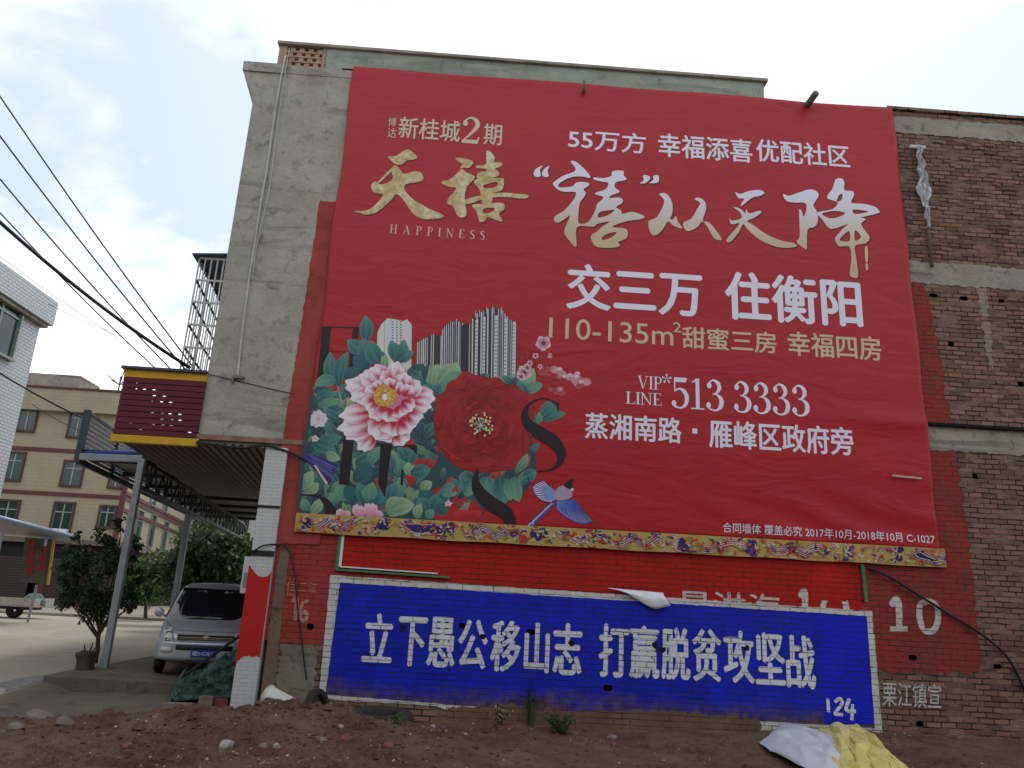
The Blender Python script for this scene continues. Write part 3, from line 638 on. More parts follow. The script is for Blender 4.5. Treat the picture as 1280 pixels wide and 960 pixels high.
def serif(name, text, box, col, gap=8.0, adv=None):
    polys = []; x = 0.0
    for ch in text:
        if ch == ' ': x += 34; continue
        g_ = GL[ch]; a = min(p[0] for q in g_ for p in q); b = max(p[0] for q in g_ for p in q)
        polys += [[(p[0]-a+x, p[1]) for p in q] for q in g_]; x += b-a+gap
    x0, z0, x1, z1 = box; wd = x-gap
    mb = MB(); v, f = planar([[(x0+(x1-x0)*p[0]/wd, z0+(z1-z0)*p[1]/100) for p in q] for q in polys])
    mb.add([(a, TY+bw(a, b), b) for a, b in v], f, col); return mb.build(name, M['print'], ban)
serif('phone_number', '513 3333', pbox((838, 490), (920, 478), (1009, 500), (920, 516)), WHITE, 8)
serif('phone_caption', 'VIP', pbox((796, 480), (810, 472), (826, 482), (810, 488)), WHITE, 4)
serif('phone_caption', 'LINE', pbox((781, 499), (800, 492), (826, 501), (800, 507)), WHITE, 4)
t = MB(); c0 = wx(832, 475); v, f = planar([[(c0[0]+0.09*math.cos(a)+0.02*math.sin(a), c0[1]+0.09*math.sin(a)-0.02*math.cos(a)), (c0[0]+0.09*math.cos(a)-0.02*math.sin(a), c0[1]+0.09*math.sin(a)+0.02*math.cos(a)), (c0[0], c0[1])] for a in [math.pi/2+k*math.pi/2.5 for k in range(5)]])
t.add([(a, TY+bw(a, b), b) for a, b in v], f, WHITE); t.build('asterisk', M['print'], ban)
serif('estate_name', '2', pbox((578, 165), (588, 149), (600, 166), (588, 182)), PALEGOLD)
serif('latin_caption', 'HAPPINESS', pbox((488, 288), (545, 287), (606, 297), (545, 298)), (0.66, 0.5, 0.44, 1), 62)
# brush calligraphy, traced
def calli(name, sets, frame, colf, shadow=True, mat='print'):
    ox, oy, s = frame
    cv = lambda p: wx(ox+p[0]/s, oy+p[1]/s)
    outs = [[cv(p) for p in smooth_poly(q, 3)] for q in sets[0]]; hs = [[cv(p) for p in smooth_poly(q, 3)] for q in sets[1]]
    v, f = planar(outs, hs); mb = MB()
    # split long triangles' colours by height
    mb.add([(a, TY+bw(a, b)-0.001, b) for a, b in v], f, [colf(a, b) for a, b in v])
    o = mb.build(name, M[mat], ban); sh = MB()
    sh.add([(a+0.022, TY+bw(a, b)+0.003, b-0.022) for a, b in v], f, (0.16, 0.012, 0.014, 1)); sh.build('printed_drop_shade', M['print'], o)
    return o
EE = (430, 180, 5.333)
tian = ([[(295, 100), (350, 95), (395, 65), (432, 52), (470, 80), (492, 105), (470, 118), (425, 125), (390, 150), (350, 152), (320, 128)],
 [(330, 165), (240, 255), (232, 268), (250, 264), (345, 172)],
 [(345, 160), (375, 185), (400, 215), (440, 205), (500, 198), (530, 230), (525, 260), (480, 272), (430, 278), (405, 295), (415, 335), (470, 390), (530, 425), (575, 450), (640, 475), (668, 498), (620, 512), (540, 515), (490, 500), (450, 465), (400, 390), (355, 350), (320, 385), (260, 440), (210, 475), (150, 485), (110, 475), (75, 463), (140, 460), (190, 440), (240, 390), (265, 350), (230, 345), (195, 330), (185, 290), (215, 262), (245, 285), (300, 270), (330, 240), (322, 200)]], [])
xi = ([[(745, 110), (790, 108), (850, 125), (860, 145), (830, 175), (800, 172), (770, 180), (790, 150), (760, 130)],
 [(785, 180), (815, 205), (868, 228), (865, 250), (820, 300), (805, 375), (815, 450), (815, 490), (775, 505), (745, 470), (728, 430), (690, 410), (700, 370), (750, 310), (700, 300), (655, 280), (655, 262), (700, 255), (750, 215)],
 [(950, 60), (985, 75), (1005, 110), (1000, 135), (1050, 140), (1045, 165), (1005, 180), (1030, 200), (1025, 230), (960, 240), (900, 250), (885, 230), (900, 205), (950, 195), (940, 180), (885, 175), (885, 158), (945, 150)],
 [(870, 255), (1040, 240), (1065, 265), (1060, 305), (1035, 330), (920, 355), (905, 320)],
 [(800, 390), (900, 360), (1030, 340), (1150, 345), (1215, 352), (1228, 368), (1190, 378), (1060, 368), (950, 375), (860, 405), (810, 415)],
 [(855, 420), (930, 415), (1040, 405), (1068, 420), (1065, 450), (1030, 480), (1055, 515), (1040, 530), (960, 500), (940, 525), (905, 532), (885, 470)],
 [(925, 365), (985, 360), (980, 415), (925, 420)]],
 [[(930, 290), (1010, 268), (1025, 285), (1000, 305), (940, 310)], [(930, 445), (1000, 440), (990, 465), (935, 475)]])
def goldf(a, b):
    t = noise.noise((a*2.2, b*2.2, 1.0)); k = 0.5+0.5*max(-1, min(1, t*1.8))
    return lerp((0.46, 0.33, 0.14, 1), (0.74, 0.66, 0.42, 1), k)
calli('brand_calligraphy', tian, EE, goldf, mat='gold'); calli('brand_calligraphy', xi, EE, goldf, mat='gold')
zt_, zb_ = wx(760, 205)[1], wx(760, 318)[1]
def wgold(a, b): 
    t = smooth01((b-(zb_+0.2))/(zt_-zb_-0.5)); return lerp((0.58, 0.46, 0.28, 1), WHITE, t)
FF = (660, 190, 5.818)
xiw = ([[(305, 85), (340, 85), (385, 120), (425, 160), (448, 190), (440, 205), (400, 195), (330, 195), (270, 215), (220, 250), (225, 272), (270, 272), (320, 265), (355, 235), (430, 238), (438, 258), (400, 285), (415, 310), (405, 340), (375, 380), (365, 440), (365, 530), (430, 525), (470, 470), (490, 425), (500, 390), (545, 345), (490, 325), (490, 310), (560, 285), (580, 240), (530, 230), (475, 215), (480, 200), (540, 205), (600, 190), (605, 160), (640, 150), (690, 155), (690, 185), (712, 212), (680, 225), (635, 235), (625, 270), (660, 300), (650, 312), (600, 330), (585, 350), (640, 345), (680, 355), (680, 385), (635, 415), (672, 440), (680, 465), (750, 450), (820, 470), (842, 490), (800, 505), (720, 515), (640, 540), (610, 560), (700, 570), (720, 600), (710, 640), (650, 670), (665, 690), (640, 705), (560, 710), (490, 700), (460, 660), (455, 620), (500, 590), (530, 560), (590, 520), (500, 535), (480, 555), (440, 555), (350, 562), (350, 695), (330, 695), (290, 650), (260, 600), (275, 545), (295, 500), (300, 475), (250, 510), (210, 530), (190, 515), (190, 485), (260, 440), (310, 385), (340, 340), (340, 305), (270, 305), (215, 290), (178, 250), (190, 230), (250, 190), (330, 160), (340, 130)]],
 [[(505, 490), (520, 450), (620, 435), (600, 460), (560, 480)], [(530, 650), (550, 620), (600, 600), (640, 600), (600, 635), (560, 650)]])
calli('headline_calligraphy', xiw, FF, wgold)
calli('quotation_mark', ([[(40, 165), (60, 135), (105, 115), (85, 145), (90, 185), (75, 198), (45, 190)], [(100, 165), (120, 135), (155, 118), (140, 150), (148, 190), (125, 198), (103, 188)]], []), FF, wgold)
calli('quotation_mark', ([[(830, 185), (870, 188), (880, 210), (850, 240), (808, 242), (835, 220)], [(905, 188), (942, 186), (945, 225), (925, 240), (875, 240), (905, 220)]], []), FF, wgold)
HH = (800, 210, 4.129)
calli('headline_calligraphy', ([[(95, 145), (125, 140), (150, 165), (163, 200), (160, 250), (150, 270), (165, 275), (180, 258), (190, 285), (212, 315), (205, 322), (165, 305), (140, 285), (110, 330), (75, 357), (50, 345), (38, 300), (45, 280), (80, 265), (110, 215), (120, 175)],
 [(275, 170), (300, 163), (330, 185), (335, 225), (318, 280), (350, 290), (385, 330), (415, 375), (405, 382), (375, 370), (340, 310), (315, 285), (290, 315), (245, 335), (222, 320), (220, 290), (260, 270), (290, 220), (305, 190)]], []), HH, wgold)
calli('headline_calligraphy', ([[(485, 135), (510, 145), (555, 130), (610, 125), (635, 140), (610, 155), (570, 165), (520, 205), (515, 195), (530, 170), (500, 165)],
 [(475, 213), (495, 215), (515, 225), (536, 245), (541, 220), (555, 245), (605, 232), (618, 240), (590, 262), (545, 285), (570, 300), (640, 350), (720, 385), (785, 398), (797, 415), (740, 422), (680, 412), (610, 380), (550, 330), (525, 300), (500, 345), (460, 390), (440, 388), (445, 370), (490, 320), (505, 295), (465, 300), (455, 270), (470, 282), (515, 270), (510, 240)]], []), HH, wgold)
calli('headline_calligraphy', ([[(730, 145), (760, 155), (820, 135), (870, 122), (905, 135), (912, 155), (895, 185), (885, 205), (905, 240), (908, 285), (890, 315), (855, 330), (852, 425), (840, 425), (805, 400), (800, 385), (815, 360), (812, 250), (815, 222), (828, 240), (834, 262), (846, 240), (850, 205), (835, 190), (790, 190), (745, 180)],
 [(1000, 70), (1030, 65), (1045, 85), (1045, 125), (1085, 130), (1095, 150), (1080, 190), (1140, 195), (1200, 210), (1222, 230), (1222, 242), (1150, 260), (1130, 265), (1155, 275), (1130, 300), (1165, 350), (1175, 375), (1150, 400), (1100, 410), (1105, 470), (1115, 570), (1080, 570), (1072, 550), (1080, 480), (1070, 415), (1020, 415), (998, 385), (1000, 365), (1040, 320), (1060, 300), (975, 325), (930, 275), (905, 240), (980, 225), (1010, 190), (960, 170), (960, 150), (985, 115)]],
 [[(930, 245), (1000, 232), (1050, 245), (1000, 268), (960, 268)], [(1090, 225), (1150, 230), (1165, 238), (1100, 248)], [(1020, 378), (1068, 335), (1072, 385), (1040, 388)], [(1100, 330), (1130, 365), (1100, 385)], [(1018, 150), (1035, 148), (1030, 175), (1005, 185)]]), HH, wgold)
calli('headline_calligraphy', ([[(1150, 420), (1165, 420), (1165, 490), (1153, 490)], [(1154, 503), (1165, 503), (1166, 533), (1155, 533)]], []), HH, lambda a, b: (0.66, 0.50, 0.28, 1))

# ---- the printed flower picture: flat coloured shapes stacked in printing order
LY = [TY+0.001]
_lev = []
def nxt(pts=None):      # print order: a shape lies one film thickness above whatever it overprints
    if pts is None: pts = [(-9, -9), (99, 99)]
    x0 = min(p[0] for p in pts); x1 = max(p[0] for p in pts); z0 = min(p[1] for p in pts); z1 = max(p[1] for p in pts)
    l = 1+max([q[4] for q in _lev if q[0] < x1 and q[1] > x0 and q[2] < z1 and q[3] > z0], default=0)
    _lev.append((x0, x1, z0, z1, l)); return LY[0]-l*0.00008
class Art(MB):
    def poly(s, pts, col, fr=None, sm=0):
        if sm: pts = smooth_poly(pts, sm)
        q = [wx(fr[0]+a/fr[2], fr[1]+b/fr[2]) if fr else wx(a, b) for a, b in pts]
        v, f = planar([q]); y = nxt(q); s.add([(a, y+bw(a, b), b) for a, b in v], f, col); return s
    def stroke(s, pts, col, fr, n=6):
        q = []
        for a, b, ww in pts: x, z = wx(fr[0]+a/fr[2], fr[1]+b/fr[2]); q.append((x, z, ww/fr[2]*0.0138))
        v, f = planar(brush(q, n)); y = nxt(q); s.add([(a, y+bw(a, b), b) for a, b in v], f, col); return s
    def petal(s, base, tip, wd, ci, cm, co, fr, scal=0.10, lobes=3, kind='petal', seed=0, rim=None):
        if rim is not None:
            dx_, dy_ = tip[0]-base[0], tip[1]-base[1]; l_ = math.hypot(dx_, dy_)
            s.petal(base, (tip[0]+dx_/l_*.022*fr[2]*44/6.4, tip[1]+dy_/l_*.022*fr[2]*44/6.4), wd*1.07, rim, rim, rim, fr, scal, lobes, kind, seed)
        bx, bz_ = wx(fr[0]+base[0]/fr[2], fr[1]+base[1]/fr[2]); tx, tz = wx(fr[0]+tip[0]/fr[2], fr[1]+tip[1]/fr[2])
        ww = wd/fr[2]*0.0138; ln = math.hypot(tx-bx, tz-bz_); ax, az = (tx-bx)/ln, (tz-bz_)/ln; px_, pz_ = -az, ax
        R_ = random.Random(seed or id(base)); ph = R_.random()*6; vs = []; cols = []; na, nb = 9, 7
        for i in range(nb+1):
            t = i/nb
            if kind == 'leaf': hw = ww/2*math.sin(math.pi*min(1, t*0.94+0.05))**0.8
            else: hw = ww/2*(0.16+0.84*math.sin(math.pi/2*min(1, t*1.25))**0.9)*(1 if t < .8 else math.sqrt(max(0, 1-((t-.8)/.34)**2)))
            for k in range(na+1):
                u = k/na*2-1; tt = t
                if kind != 'leaf': tt = t*(1-0.22*u*u) + (scal*0.5*math.sin(u*lobes*2.2+ph)*t*t)
                c = lerp(ci, cm, min(1, tt*2)) if tt < .5 else lerp(cm, co, min(1, (tt-.5)*2))
                if rim is not None:
                    q_ = smooth01((tt-.30-.16*math.sin(u*7+ph)*(1-abs(u)*.5))/.55); c = lerp(ci, cm, min(1, q_*2)) if q_ < .5 else lerp(cm, co, (q_-.5)*2)
                if kind == 'leaf':
                    c = lerp(c, co, 0.75*abs(u)**3); 
                    if abs(u) < .12: c = lerp(c, co, 0.45)
                else:
                    c = lerp(c, ci, max(0, 0.35*math.sin(u*9+ph))*(1-tt))
                curve = 0.10*ln*math.sin(math.pi*t)*math.sin(ph) if kind == 'leaf' else 0
                vs.append((bx+ax*ln*tt+px_*(hw*u+curve), bz_+az*ln*tt+pz_*(hw*u+curve))); cols.append(c)
        fs = [(i*(na+1)+k, i*(na+1)+k+1, (i+1)*(na+1)+k+1, (i+1)*(na+1)+k) for i in range(nb) for k in range(na)]
        y = nxt(vs); s.add([(max(a, -3.0), y+bw(a, b), b) for a, b in vs], fs, cols); return s
ZA, ZB, ZC, ZD = (370, 390, 6.4), (370, 530, 6.4), (540, 380, 6.4), (540, 530, 6.4)
Z3 = (360, 370, 3.0)
BLK = (0.022, 0.014, 0.018, 1)
TD = (0.016, 0.06, 0.075, 1); TM = (0.035, 0.135, 0.145, 1); TL = (0.10, 0.27, 0.235, 1); GL_ = (0.19, 0.33, 0.20, 1); GP = (0.36, 0.48, 0.30, 1); GD = (0.09, 0.22, 0.12, 1)
# towers
art = Art(); LYS = LY[0]
def tower(a, pts, base, bot, fr, cols, step):
    """pts: roof line left to right; bot: bottom y"""
    a.poly(pts+[(pts[-1][0]-4, bot), (pts[0][0]-4, bot)], base, fr)
    xl, xr = pts[0][0], pts[-1][0]; n = int((xr-xl)/step)
    for k in range(n):
        t0 = (k+0.15)/n; x0 = xl+(xr-xl)*t0; x1 = x0+step*random.uniform(0.3, 0.62)
        yt = None
        for p, q in zip(pts, pts[1:]):
            if p[0] <= x0 <= q[0]+.01: yt = p[1]+(q[1]-p[1])*((x0-p[0])/max(1e-6, q[0]-p[0]))
        if yt is None: continue
        c = random.choice(cols); a.poly([(x0, yt+random.uniform(-6, 10)/6.4*fr[2]*0.4), (x1, yt+2), (x1-3, bot), (x0-3, bot)], c, fr)
STW = [(0.62, 0.60, 0.62, 1), (0.70, 0.66, 0.62, 1), (0.66, 0.66, 0.70, 1), (0.03, 0.03, 0.045, 1), (0.22, 0.30, 0.42, 1), (0.55, 0.48, 0.40, 1)]
tower(art, [(655, 180), (685, 110), (735, 62), (800, 72), (860, 85), (890, 70), (928, 115)], (0.66, 0.68, 0.66, 1), 520, ZA, [(0.70, 0.70, 0.70, 1), (0.50, 0.47, 0.33, 1), (0.62, 0.62, 0.66, 1)], 24)
for c_ in range(3):
    for r_ in range(9): art.poly([(770+c_*34, 85+r_*22), (782+c_*34, 86+r_*22), (781+c_*34, 95+r_*22), (769+c_*34, 94+r_*22)], (0.12, 0.12, 0.16, 1), ZA)
tower(art, [(485, 178), (520, 160), (545, 148), (580, 155)], (0.06, 0.06, 0.075, 1), 330, Z3, STW, 7)
tower(art, [(578, 128), (600, 108), (630, 98), (660, 108)], (0.05, 0.05, 0.065, 1), 330, Z3, STW, 7)
tower(art, [(652, 116), (672, 108), (696, 112)], (0.045, 0.035, 0.05, 1), 330, Z3, STW[3:4]+STW[5:], 8)
tower(art, [(690, 92), (705, 70), (735, 62), (742, 54), (775, 48), (800, 56), (825, 90), (858, 112)], (0.055, 0.05, 0.065, 1), 345, Z3, STW, 8)
for xc in (707, 735, 780, 815, 846):
    art.poly([(xc-4, 75+abs(xc-765)*.35), (xc+6, 73+abs(xc-765)*.35), (xc+2, 330), (xc-8, 330)], (0.66, 0.64, 0.62, 1), Z3)
    for r_ in range(16): art.poly([(xc-3-r_*.2, 90+abs(xc-765)*.3+r_*14), (xc+4-r_*.2, 90+abs(xc-765)*.3+r_*14), (xc+4-r_*.2, 96+abs(xc-765)*.3+r_*14), (xc-3-r_*.2, 96+abs(xc-765)*.3+r_*14)], (0.20, 0.30, 0.46, 1), Z3)
for xx, yy in ((703, 60), (718, 58), (744, 46), (768, 44), (800, 48), (632, 92), (610, 100)): art.stroke([(xx, yy+26, 3), (xx, yy, 2)], (0.6, 0.6, 0.62, 1), Z3)
art.build('printed_towers', M['print'], ban)
# cloud
art = Art(); R1 = random.Random(5)
VR = (0.385, 0.012, 0.021, 1)
def puff(art, cx_, cy_, rr_, c, fr, inner=VR):
    x, z = wx(fr[0]+cx_/fr[2], fr[1]+cy_/fr[2]); r_ = rr_/fr[2]*.0138; ring_ = disc(x, z, r_, 16, r_*.72); y = nxt(ring_); mid_ = disc(x, z, r_*.62, 16, r_*.45)
    vs = [(x, z)]+mid_+ring_; cols = [c]+[lerp(c, inner, .25)]*16+[inner]*16
    art.add([(a, y+bw(a, b), b) for a, b in vs], [(0, 1+k, 1+(k+1) % 16) for k in range(16)]+[(1+k, 17+k, 17+(k+1) % 16, 1+(k+1) % 16) for k in range(16)], cols)
for cx_, cy_, rr_, c in [(900, 555, 60, 0), (960, 545, 60, 0), (880, 530, 40, 0), (1000, 590, 50, 0), (930, 530, 40, 0), (990, 535, 50, 1), (1040, 565, 46, 1), (1090, 600, 56, 1), (1150, 600, 58, 1), (1215, 640, 50, 1), (1150, 645, 50, 1), (1180, 665, 36, 0), (1010, 520, 34, 2), (1150, 575, 36, 2), (1100, 585, 30, 2), (1060, 580, 26, 2), (1190, 625, 30, 2), (1000, 705, 46, 0), (950, 690, 36, 0), (1010, 690, 28, 1), (1040, 725, 30, 0), (935, 425, 30, 1)]:
    for q_ in range(3): puff(art, cx_+R1.uniform(-16, 16), cy_+R1.uniform(-12, 12), rr_*R1.uniform(.55, .95), [(0.50, 0.11, 0.12, 1), (0.60, 0.34, 0.36, 1), (0.74, 0.64, 0.68, 1)][c], ZC, VR if c == 0 else (0.52, 0.16, 0.17, 1))
art.build('printed_cloud', M['print'], ban)
# black serif letters behind the leaves
art = Art()
art.poly([(215, 130), (288, 130), (246, 540), (178, 535)], BLK, ZA); art.poly([(205, 126), (512, 130), (512, 142), (204, 136)], BLK, ZA); art.poly([(160, 535), (300, 538), (300, 545), (158, 542)], BLK, ZA)
art.poly([(462, 134), (510, 134), (470, 470), (425, 470)], BLK, ZA); art.poly([(270, 325), (440, 327), (440, 333), (269, 331)], BLK, ZA)
art.build('printed_letters', M['print'], ban)
# dark leafy ground of the picture
art = Art()
art.poly([(100, 330), (140, 380), (250, 360), (330, 300), (480, 300), (560, 320), (640, 330), (700, 330), (850, 340), (900, 480), (930, 640), (900, 720), (840, 770), (740, 800), (680, 850), (500, 850), (300, 850), (60, 830), (45, 700), (60, 560), (85, 420)], (0.035, 0.075, 0.085, 1), Z3, 3)
art.poly([(95, 345), (190, 340), (200, 380), (100, 375)], (0.42, 0.03, 0.03, 1), Z3); art.poly([(80, 560), (150, 570), (140, 600), (70, 600)], (0.40, 0.03, 0.03, 1), Z3)
for p in ((585, 770, 70, 50), (660, 800, 60, 45), (430, 690, 50, 30), (500, 640, 40, 30), (690, 830, 70, 30), (620, 830, 70, 25)): art.poly(disc(p[0], p[1], p[2], 10, p[3]), (0.42, 0.022, 0.028, 1), Z3, 2)
R4 = random.Random(77)
def inpoly(x, y, P):
    c = False
    for (x0, y0), (x1, y1) in zip(P, P[1:]+P[:1]):
        if (y0 > y) != (y1 > y) and x < (x1-x0)*(y-y0)/(y1-y0)+x0: c = not c
    return c
FP = [(100, 340), (250, 350), (480, 300), (640, 320), (850, 340), (900, 480), (925, 620), (880, 720), (740, 790), (680, 840), (300, 840), (60, 825), (50, 700), (70, 560), (90, 420)]
kf = 0
while kf < 330:
    x_, y_ = R4.uniform(50, 925), R4.uniform(300, 845)
    if not inpoly(x_, y_, FP): continue
    a_ = R4.uniform(-2.9, -.2); l_ = R4.uniform(40, 85); c_ = R4.choice([((0.015, 0.045, 0.05, 1), (0.04, 0.12, 0.12, 1), (0.11, 0.25, 0.22, 1)), ((0.02, 0.05, 0.055, 1), (0.045, 0.14, 0.14, 1), (0.12, 0.26, 0.22, 1)), ((0.05, 0.10, 0.06, 1), (0.12, 0.23, 0.14, 1), (0.26, 0.38, 0.22, 1)), ((0.015, 0.02, 0.05, 1), (0.03, 0.06, 0.09, 1), (0.06, 0.12, 0.15, 1))])
    if R4.random() < .07: c_ = ((0.16, 0.01, 0.015, 1), (0.34, 0.02, 0.03, 1), (0.45, 0.08, 0.08, 1))
    art.petal((x_, y_), (x_+l_*math.cos(a_), y_+l_*math.sin(a_)), l_*R4.uniform(.4, .62), c_[0], c_[1], c_[2], Z3, kind='leaf', seed=kf+500); kf += 1
def leaves(lst, fr):
    for i, (b0, b1, t0, t1, ww, sh) in enumerate(lst):
        c = [(TD, TM, TL), (TM, TL, GL_), (GD, GL_, GP), (TD, (0.04, 0.13, 0.15, 1), TM)][sh]
        art.petal((b0, b1), (t0, t1), ww, c[0], c[1], c[2], fr, kind='leaf', seed=i*7+int(b0)+1)
leaves([(560, 250, 560, 40, 120, 0), (560, 330, 415, 235, 130, 0), (620, 420, 540, 220, 150, 0), (600, 460, 465, 360, 130, 3), (690, 440, 600, 240, 150, 0), (700, 330, 690, 480, 60, 1), (820, 420, 760, 240, 120, 0), (800, 420, 870, 230, 110, 0), (820, 410, 945, 330, 110, 0), (720, 470, 720, 350, 70, 2),
        (340, 600, 280, 330, 120, 0), (350, 600, 420, 330, 110, 0), (330, 560, 150, 590, 110, 1), (140, 640, 330, 690, 90, 3), (150, 730, 330, 660, 100, 0), (180, 760, 340, 720, 80, 1), (400, 560, 510, 450, 120, 3), (260, 780, 430, 820, 120, 0), (370, 870, 230, 780, 90, 0), (900, 470, 1010, 560, 110, 0), (480, 780, 420, 700, 70, 2)], ZA)
leaves([(1050, 640, 1150, 430, 90, 2), (1200, 560, 1120, 470, 110, 1), (1100, 580, 1160, 760, 160, 0), (1060, 600, 1220, 640, 150, 0), (1180, 620, 1300, 430, 140, 2), (1050, 580, 930, 560, 60, 0)], ZA)
leaves([(540, 350, 560, 260, 40, 2), (560, 340, 640, 255, 60, 2), (640, 330, 690, 300, 70, 0), (640, 330, 610, 290, 60, 1), (545, 385, 525, 330, 60, 0), (560, 400, 600, 330, 80, 0), (590, 380, 630, 300, 60, 1), (715, 320, 755, 300, 35, 0), (870, 370, 920, 275, 50, 2), (870, 370, 955, 335, 50, 1), (900, 375, 860, 320, 44, 0), (950, 470, 985, 395, 44, 0), (955, 470, 1040, 445, 42, 0), (945, 470, 1010, 410, 44, 0), (935, 485, 940, 440, 28, 1),
        (745, 680, 750, 780, 90, 1), (790, 680, 810, 785, 80, 0), (850, 680, 865, 775, 60, 1), (880, 680, 930, 660, 50, 0), (700, 690, 640, 680, 70, 0), (660, 720, 700, 740, 60, 1), (900, 700, 880, 680, 50, 0), (820, 690, 835, 770, 44, 1)], Z3)
leaves([(160, 180, 370, 110, 120, 0), (140, 160, 330, 240, 110, 0), (250, 230, 360, 290, 80, 2), (70, 540, 140, 380, 110, 2), (90, 550, 190, 480, 90, 2), (40, 560, 80, 420, 70, 1), (480, 330, 640, 250, 130, 0), (600, 330, 680, 190, 100, 1), (470, 460, 610, 330, 150, 3), (440, 600, 320, 500, 130, 1), (480, 620, 400, 500, 110, 3), (560, 640, 500, 480, 110, 0), (600, 640, 620, 470, 120, 1), (640, 660, 720, 560, 130, 0), (340, 640, 280, 560, 110, 1), (820, 400, 800, 240, 120, 1), (770, 400, 740, 230, 90, 0), (900, 330, 960, 200, 120, 0), (880, 300, 820, 190, 90, 0),
        (920, 420, 900, 310, 80, 2), (920, 400, 1080, 370, 120, 0), (820, 600, 830, 430, 90, 1), (760, 640, 800, 470, 110, 0), (1000, 530, 1090, 470, 90, 2), (740, 730, 880, 610, 160, 2), (760, 700, 950, 650, 140, 2), (1060, 640, 1000, 540, 140, 3), (1090, 700, 1160, 560, 150, 0), (1060, 700, 980, 600, 120, 0), (1130, 720, 1190, 640, 110, 3), (970, 760, 1000, 640, 80, 2), (1050, 760, 1100, 690, 80, 1), (1200, 620, 1180, 510, 90, 0), (1160, 530, 1290, 560, 120, 1), (110, 700, 60, 600, 80, 1), (130, 720, 210, 600, 90, 2), (640, 700, 600, 610, 90, 3)], ZB)
for pts in ([(340, 600, 8), (360, 690, 10), (370, 740, 8)], [(430, 690, 8), (380, 730, 8), (360, 770, 6)], [(300, 650, 6), (345, 640, 6)]): art.stroke(pts, (0.42, 0.36, 0.40, 1), ZA)
art.build('printed_leaves', M['print'], ban)
# the second black letter
art = Art()
art.poly([(393, 55), (478, 55), (430, 495), (348, 490)], BLK, ZB); art.poly([(350, 46), (600, 52), (600, 62), (349, 56)], BLK, ZB)
art.poly([(680, 170), (772, 175), (715, 595), (662, 480)], BLK, ZB); art.poly([(620, 162), (970, 176), (972, 258), (945, 225), (900, 190), (620, 174)], BLK, ZB); art.poly([(848, 370), (866, 370), (858, 500), (836, 492)], BLK, ZB)
art.poly([(44, 566), (180, 570), (262, 605), (328, 680), (338, 735), (240, 735), (236, 665), (190, 592), (44, 578)], BLK, ZB)
art.build('printed_letters', M['print'], ban)
# small flowers
art = Art(); R1 = random.Random(3)
PW, PM, PR = (0.76, 0.64, 0.72, 1), (0.70, 0.36, 0.44, 1), (0.55, 0.03, 0.07, 1)
def pompon(cx_, cy_, rr_, fr, n=26, ci=PM, co=PW):
    for k in range(n):
        a = k*2.4; q = rr_*math.sqrt(1-k/n); art.petal((cx_+q*.2*math.cos(a), cy_+q*.2*math.sin(a)), (cx_+q*math.cos(a), cy_+q*math.sin(a)), rr_*.55, ci, lerp(ci, co, .7), co, fr, seed=k+3)
pompon(185, 865, 78, ZA, 34, (0.58, 0.42, 0.54, 1)); pompon(160, 125, 32, ZB, 12)
for b0, b1, t0, t1, ww in ((510, 750, 480, 650, 80), (540, 750, 520, 660, 70), (600, 750, 570, 640, 80), (620, 750, 620, 640, 80), (650, 750, 680, 700, 80), (380, 745, 340, 690, 70), (400, 745, 430, 700, 60)): art.petal((b0, b1), (t0, t1), ww, (0.6, 0.2, 0.3, 1), PM, PW, ZB, seed=b0)
for cx_, cy_ in ((185, 530), (185, 605), (260, 610), (230, 640)): pompon(cx_, cy_, 30, ZD, 8, (0.35, 0.01, 0.02, 1), (0.55, 0.03, 0.05, 1))
pompon(130, 640, 34, ZD, 8); 
for k in range(6): art.petal((250+k*18, 760), (180+k*40, 690-abs(k-2.5)*-8), 90, (0.34, 0.012, 0.02, 1), (0.48, 0.025, 0.03, 1), (0.55, 0.04, 0.05, 1), ZD, seed=k+90)
for pts in ([(690, 360, 6), (740, 430, 5), (760, 470, 5)], [(735, 340, 4), (745, 440, 5)], [(770, 440, 5), (830, 400, 5), (870, 370, 4)], [(740, 460, 5), (800, 470, 4), (860, 500, 4)], [(890, 700, 6), (880, 640, 5)], [(430, 670, 10), (400, 730, 10), (350, 790, 10)]): art.stroke(pts, (0.16, 0.02, 0.03, 1), ZC if pts[0][2] < 9 else ZD)
def blossom(cx_, cy_, rr_, fr):
    for k in range(5): a = k*1.2566+.4; art.petal((cx_, cy_), (cx_+rr_*math.cos(a), cy_+rr_*math.sin(a)), rr_*1.05, (0.35, 0.04, 0.10, 1), (0.62, 0.30, 0.36, 1), PW, fr, seed=k+11)
    art.poly(disc(cx_, cy_, rr_*.28, 8), (0.14, 0.03, 0.06, 1), fr)
blossom(888, 325, 62, ZC); blossom(735, 560, 60, ZC); blossom(760, 520, 34, ZC); blossom(780, 485, 24, ZC); blossom(825, 425, 24, ZC); blossom(862, 510, 20, ZC); blossom(710, 590, 34, ZC)
art.build('printed_blossoms', M['print'], ban)
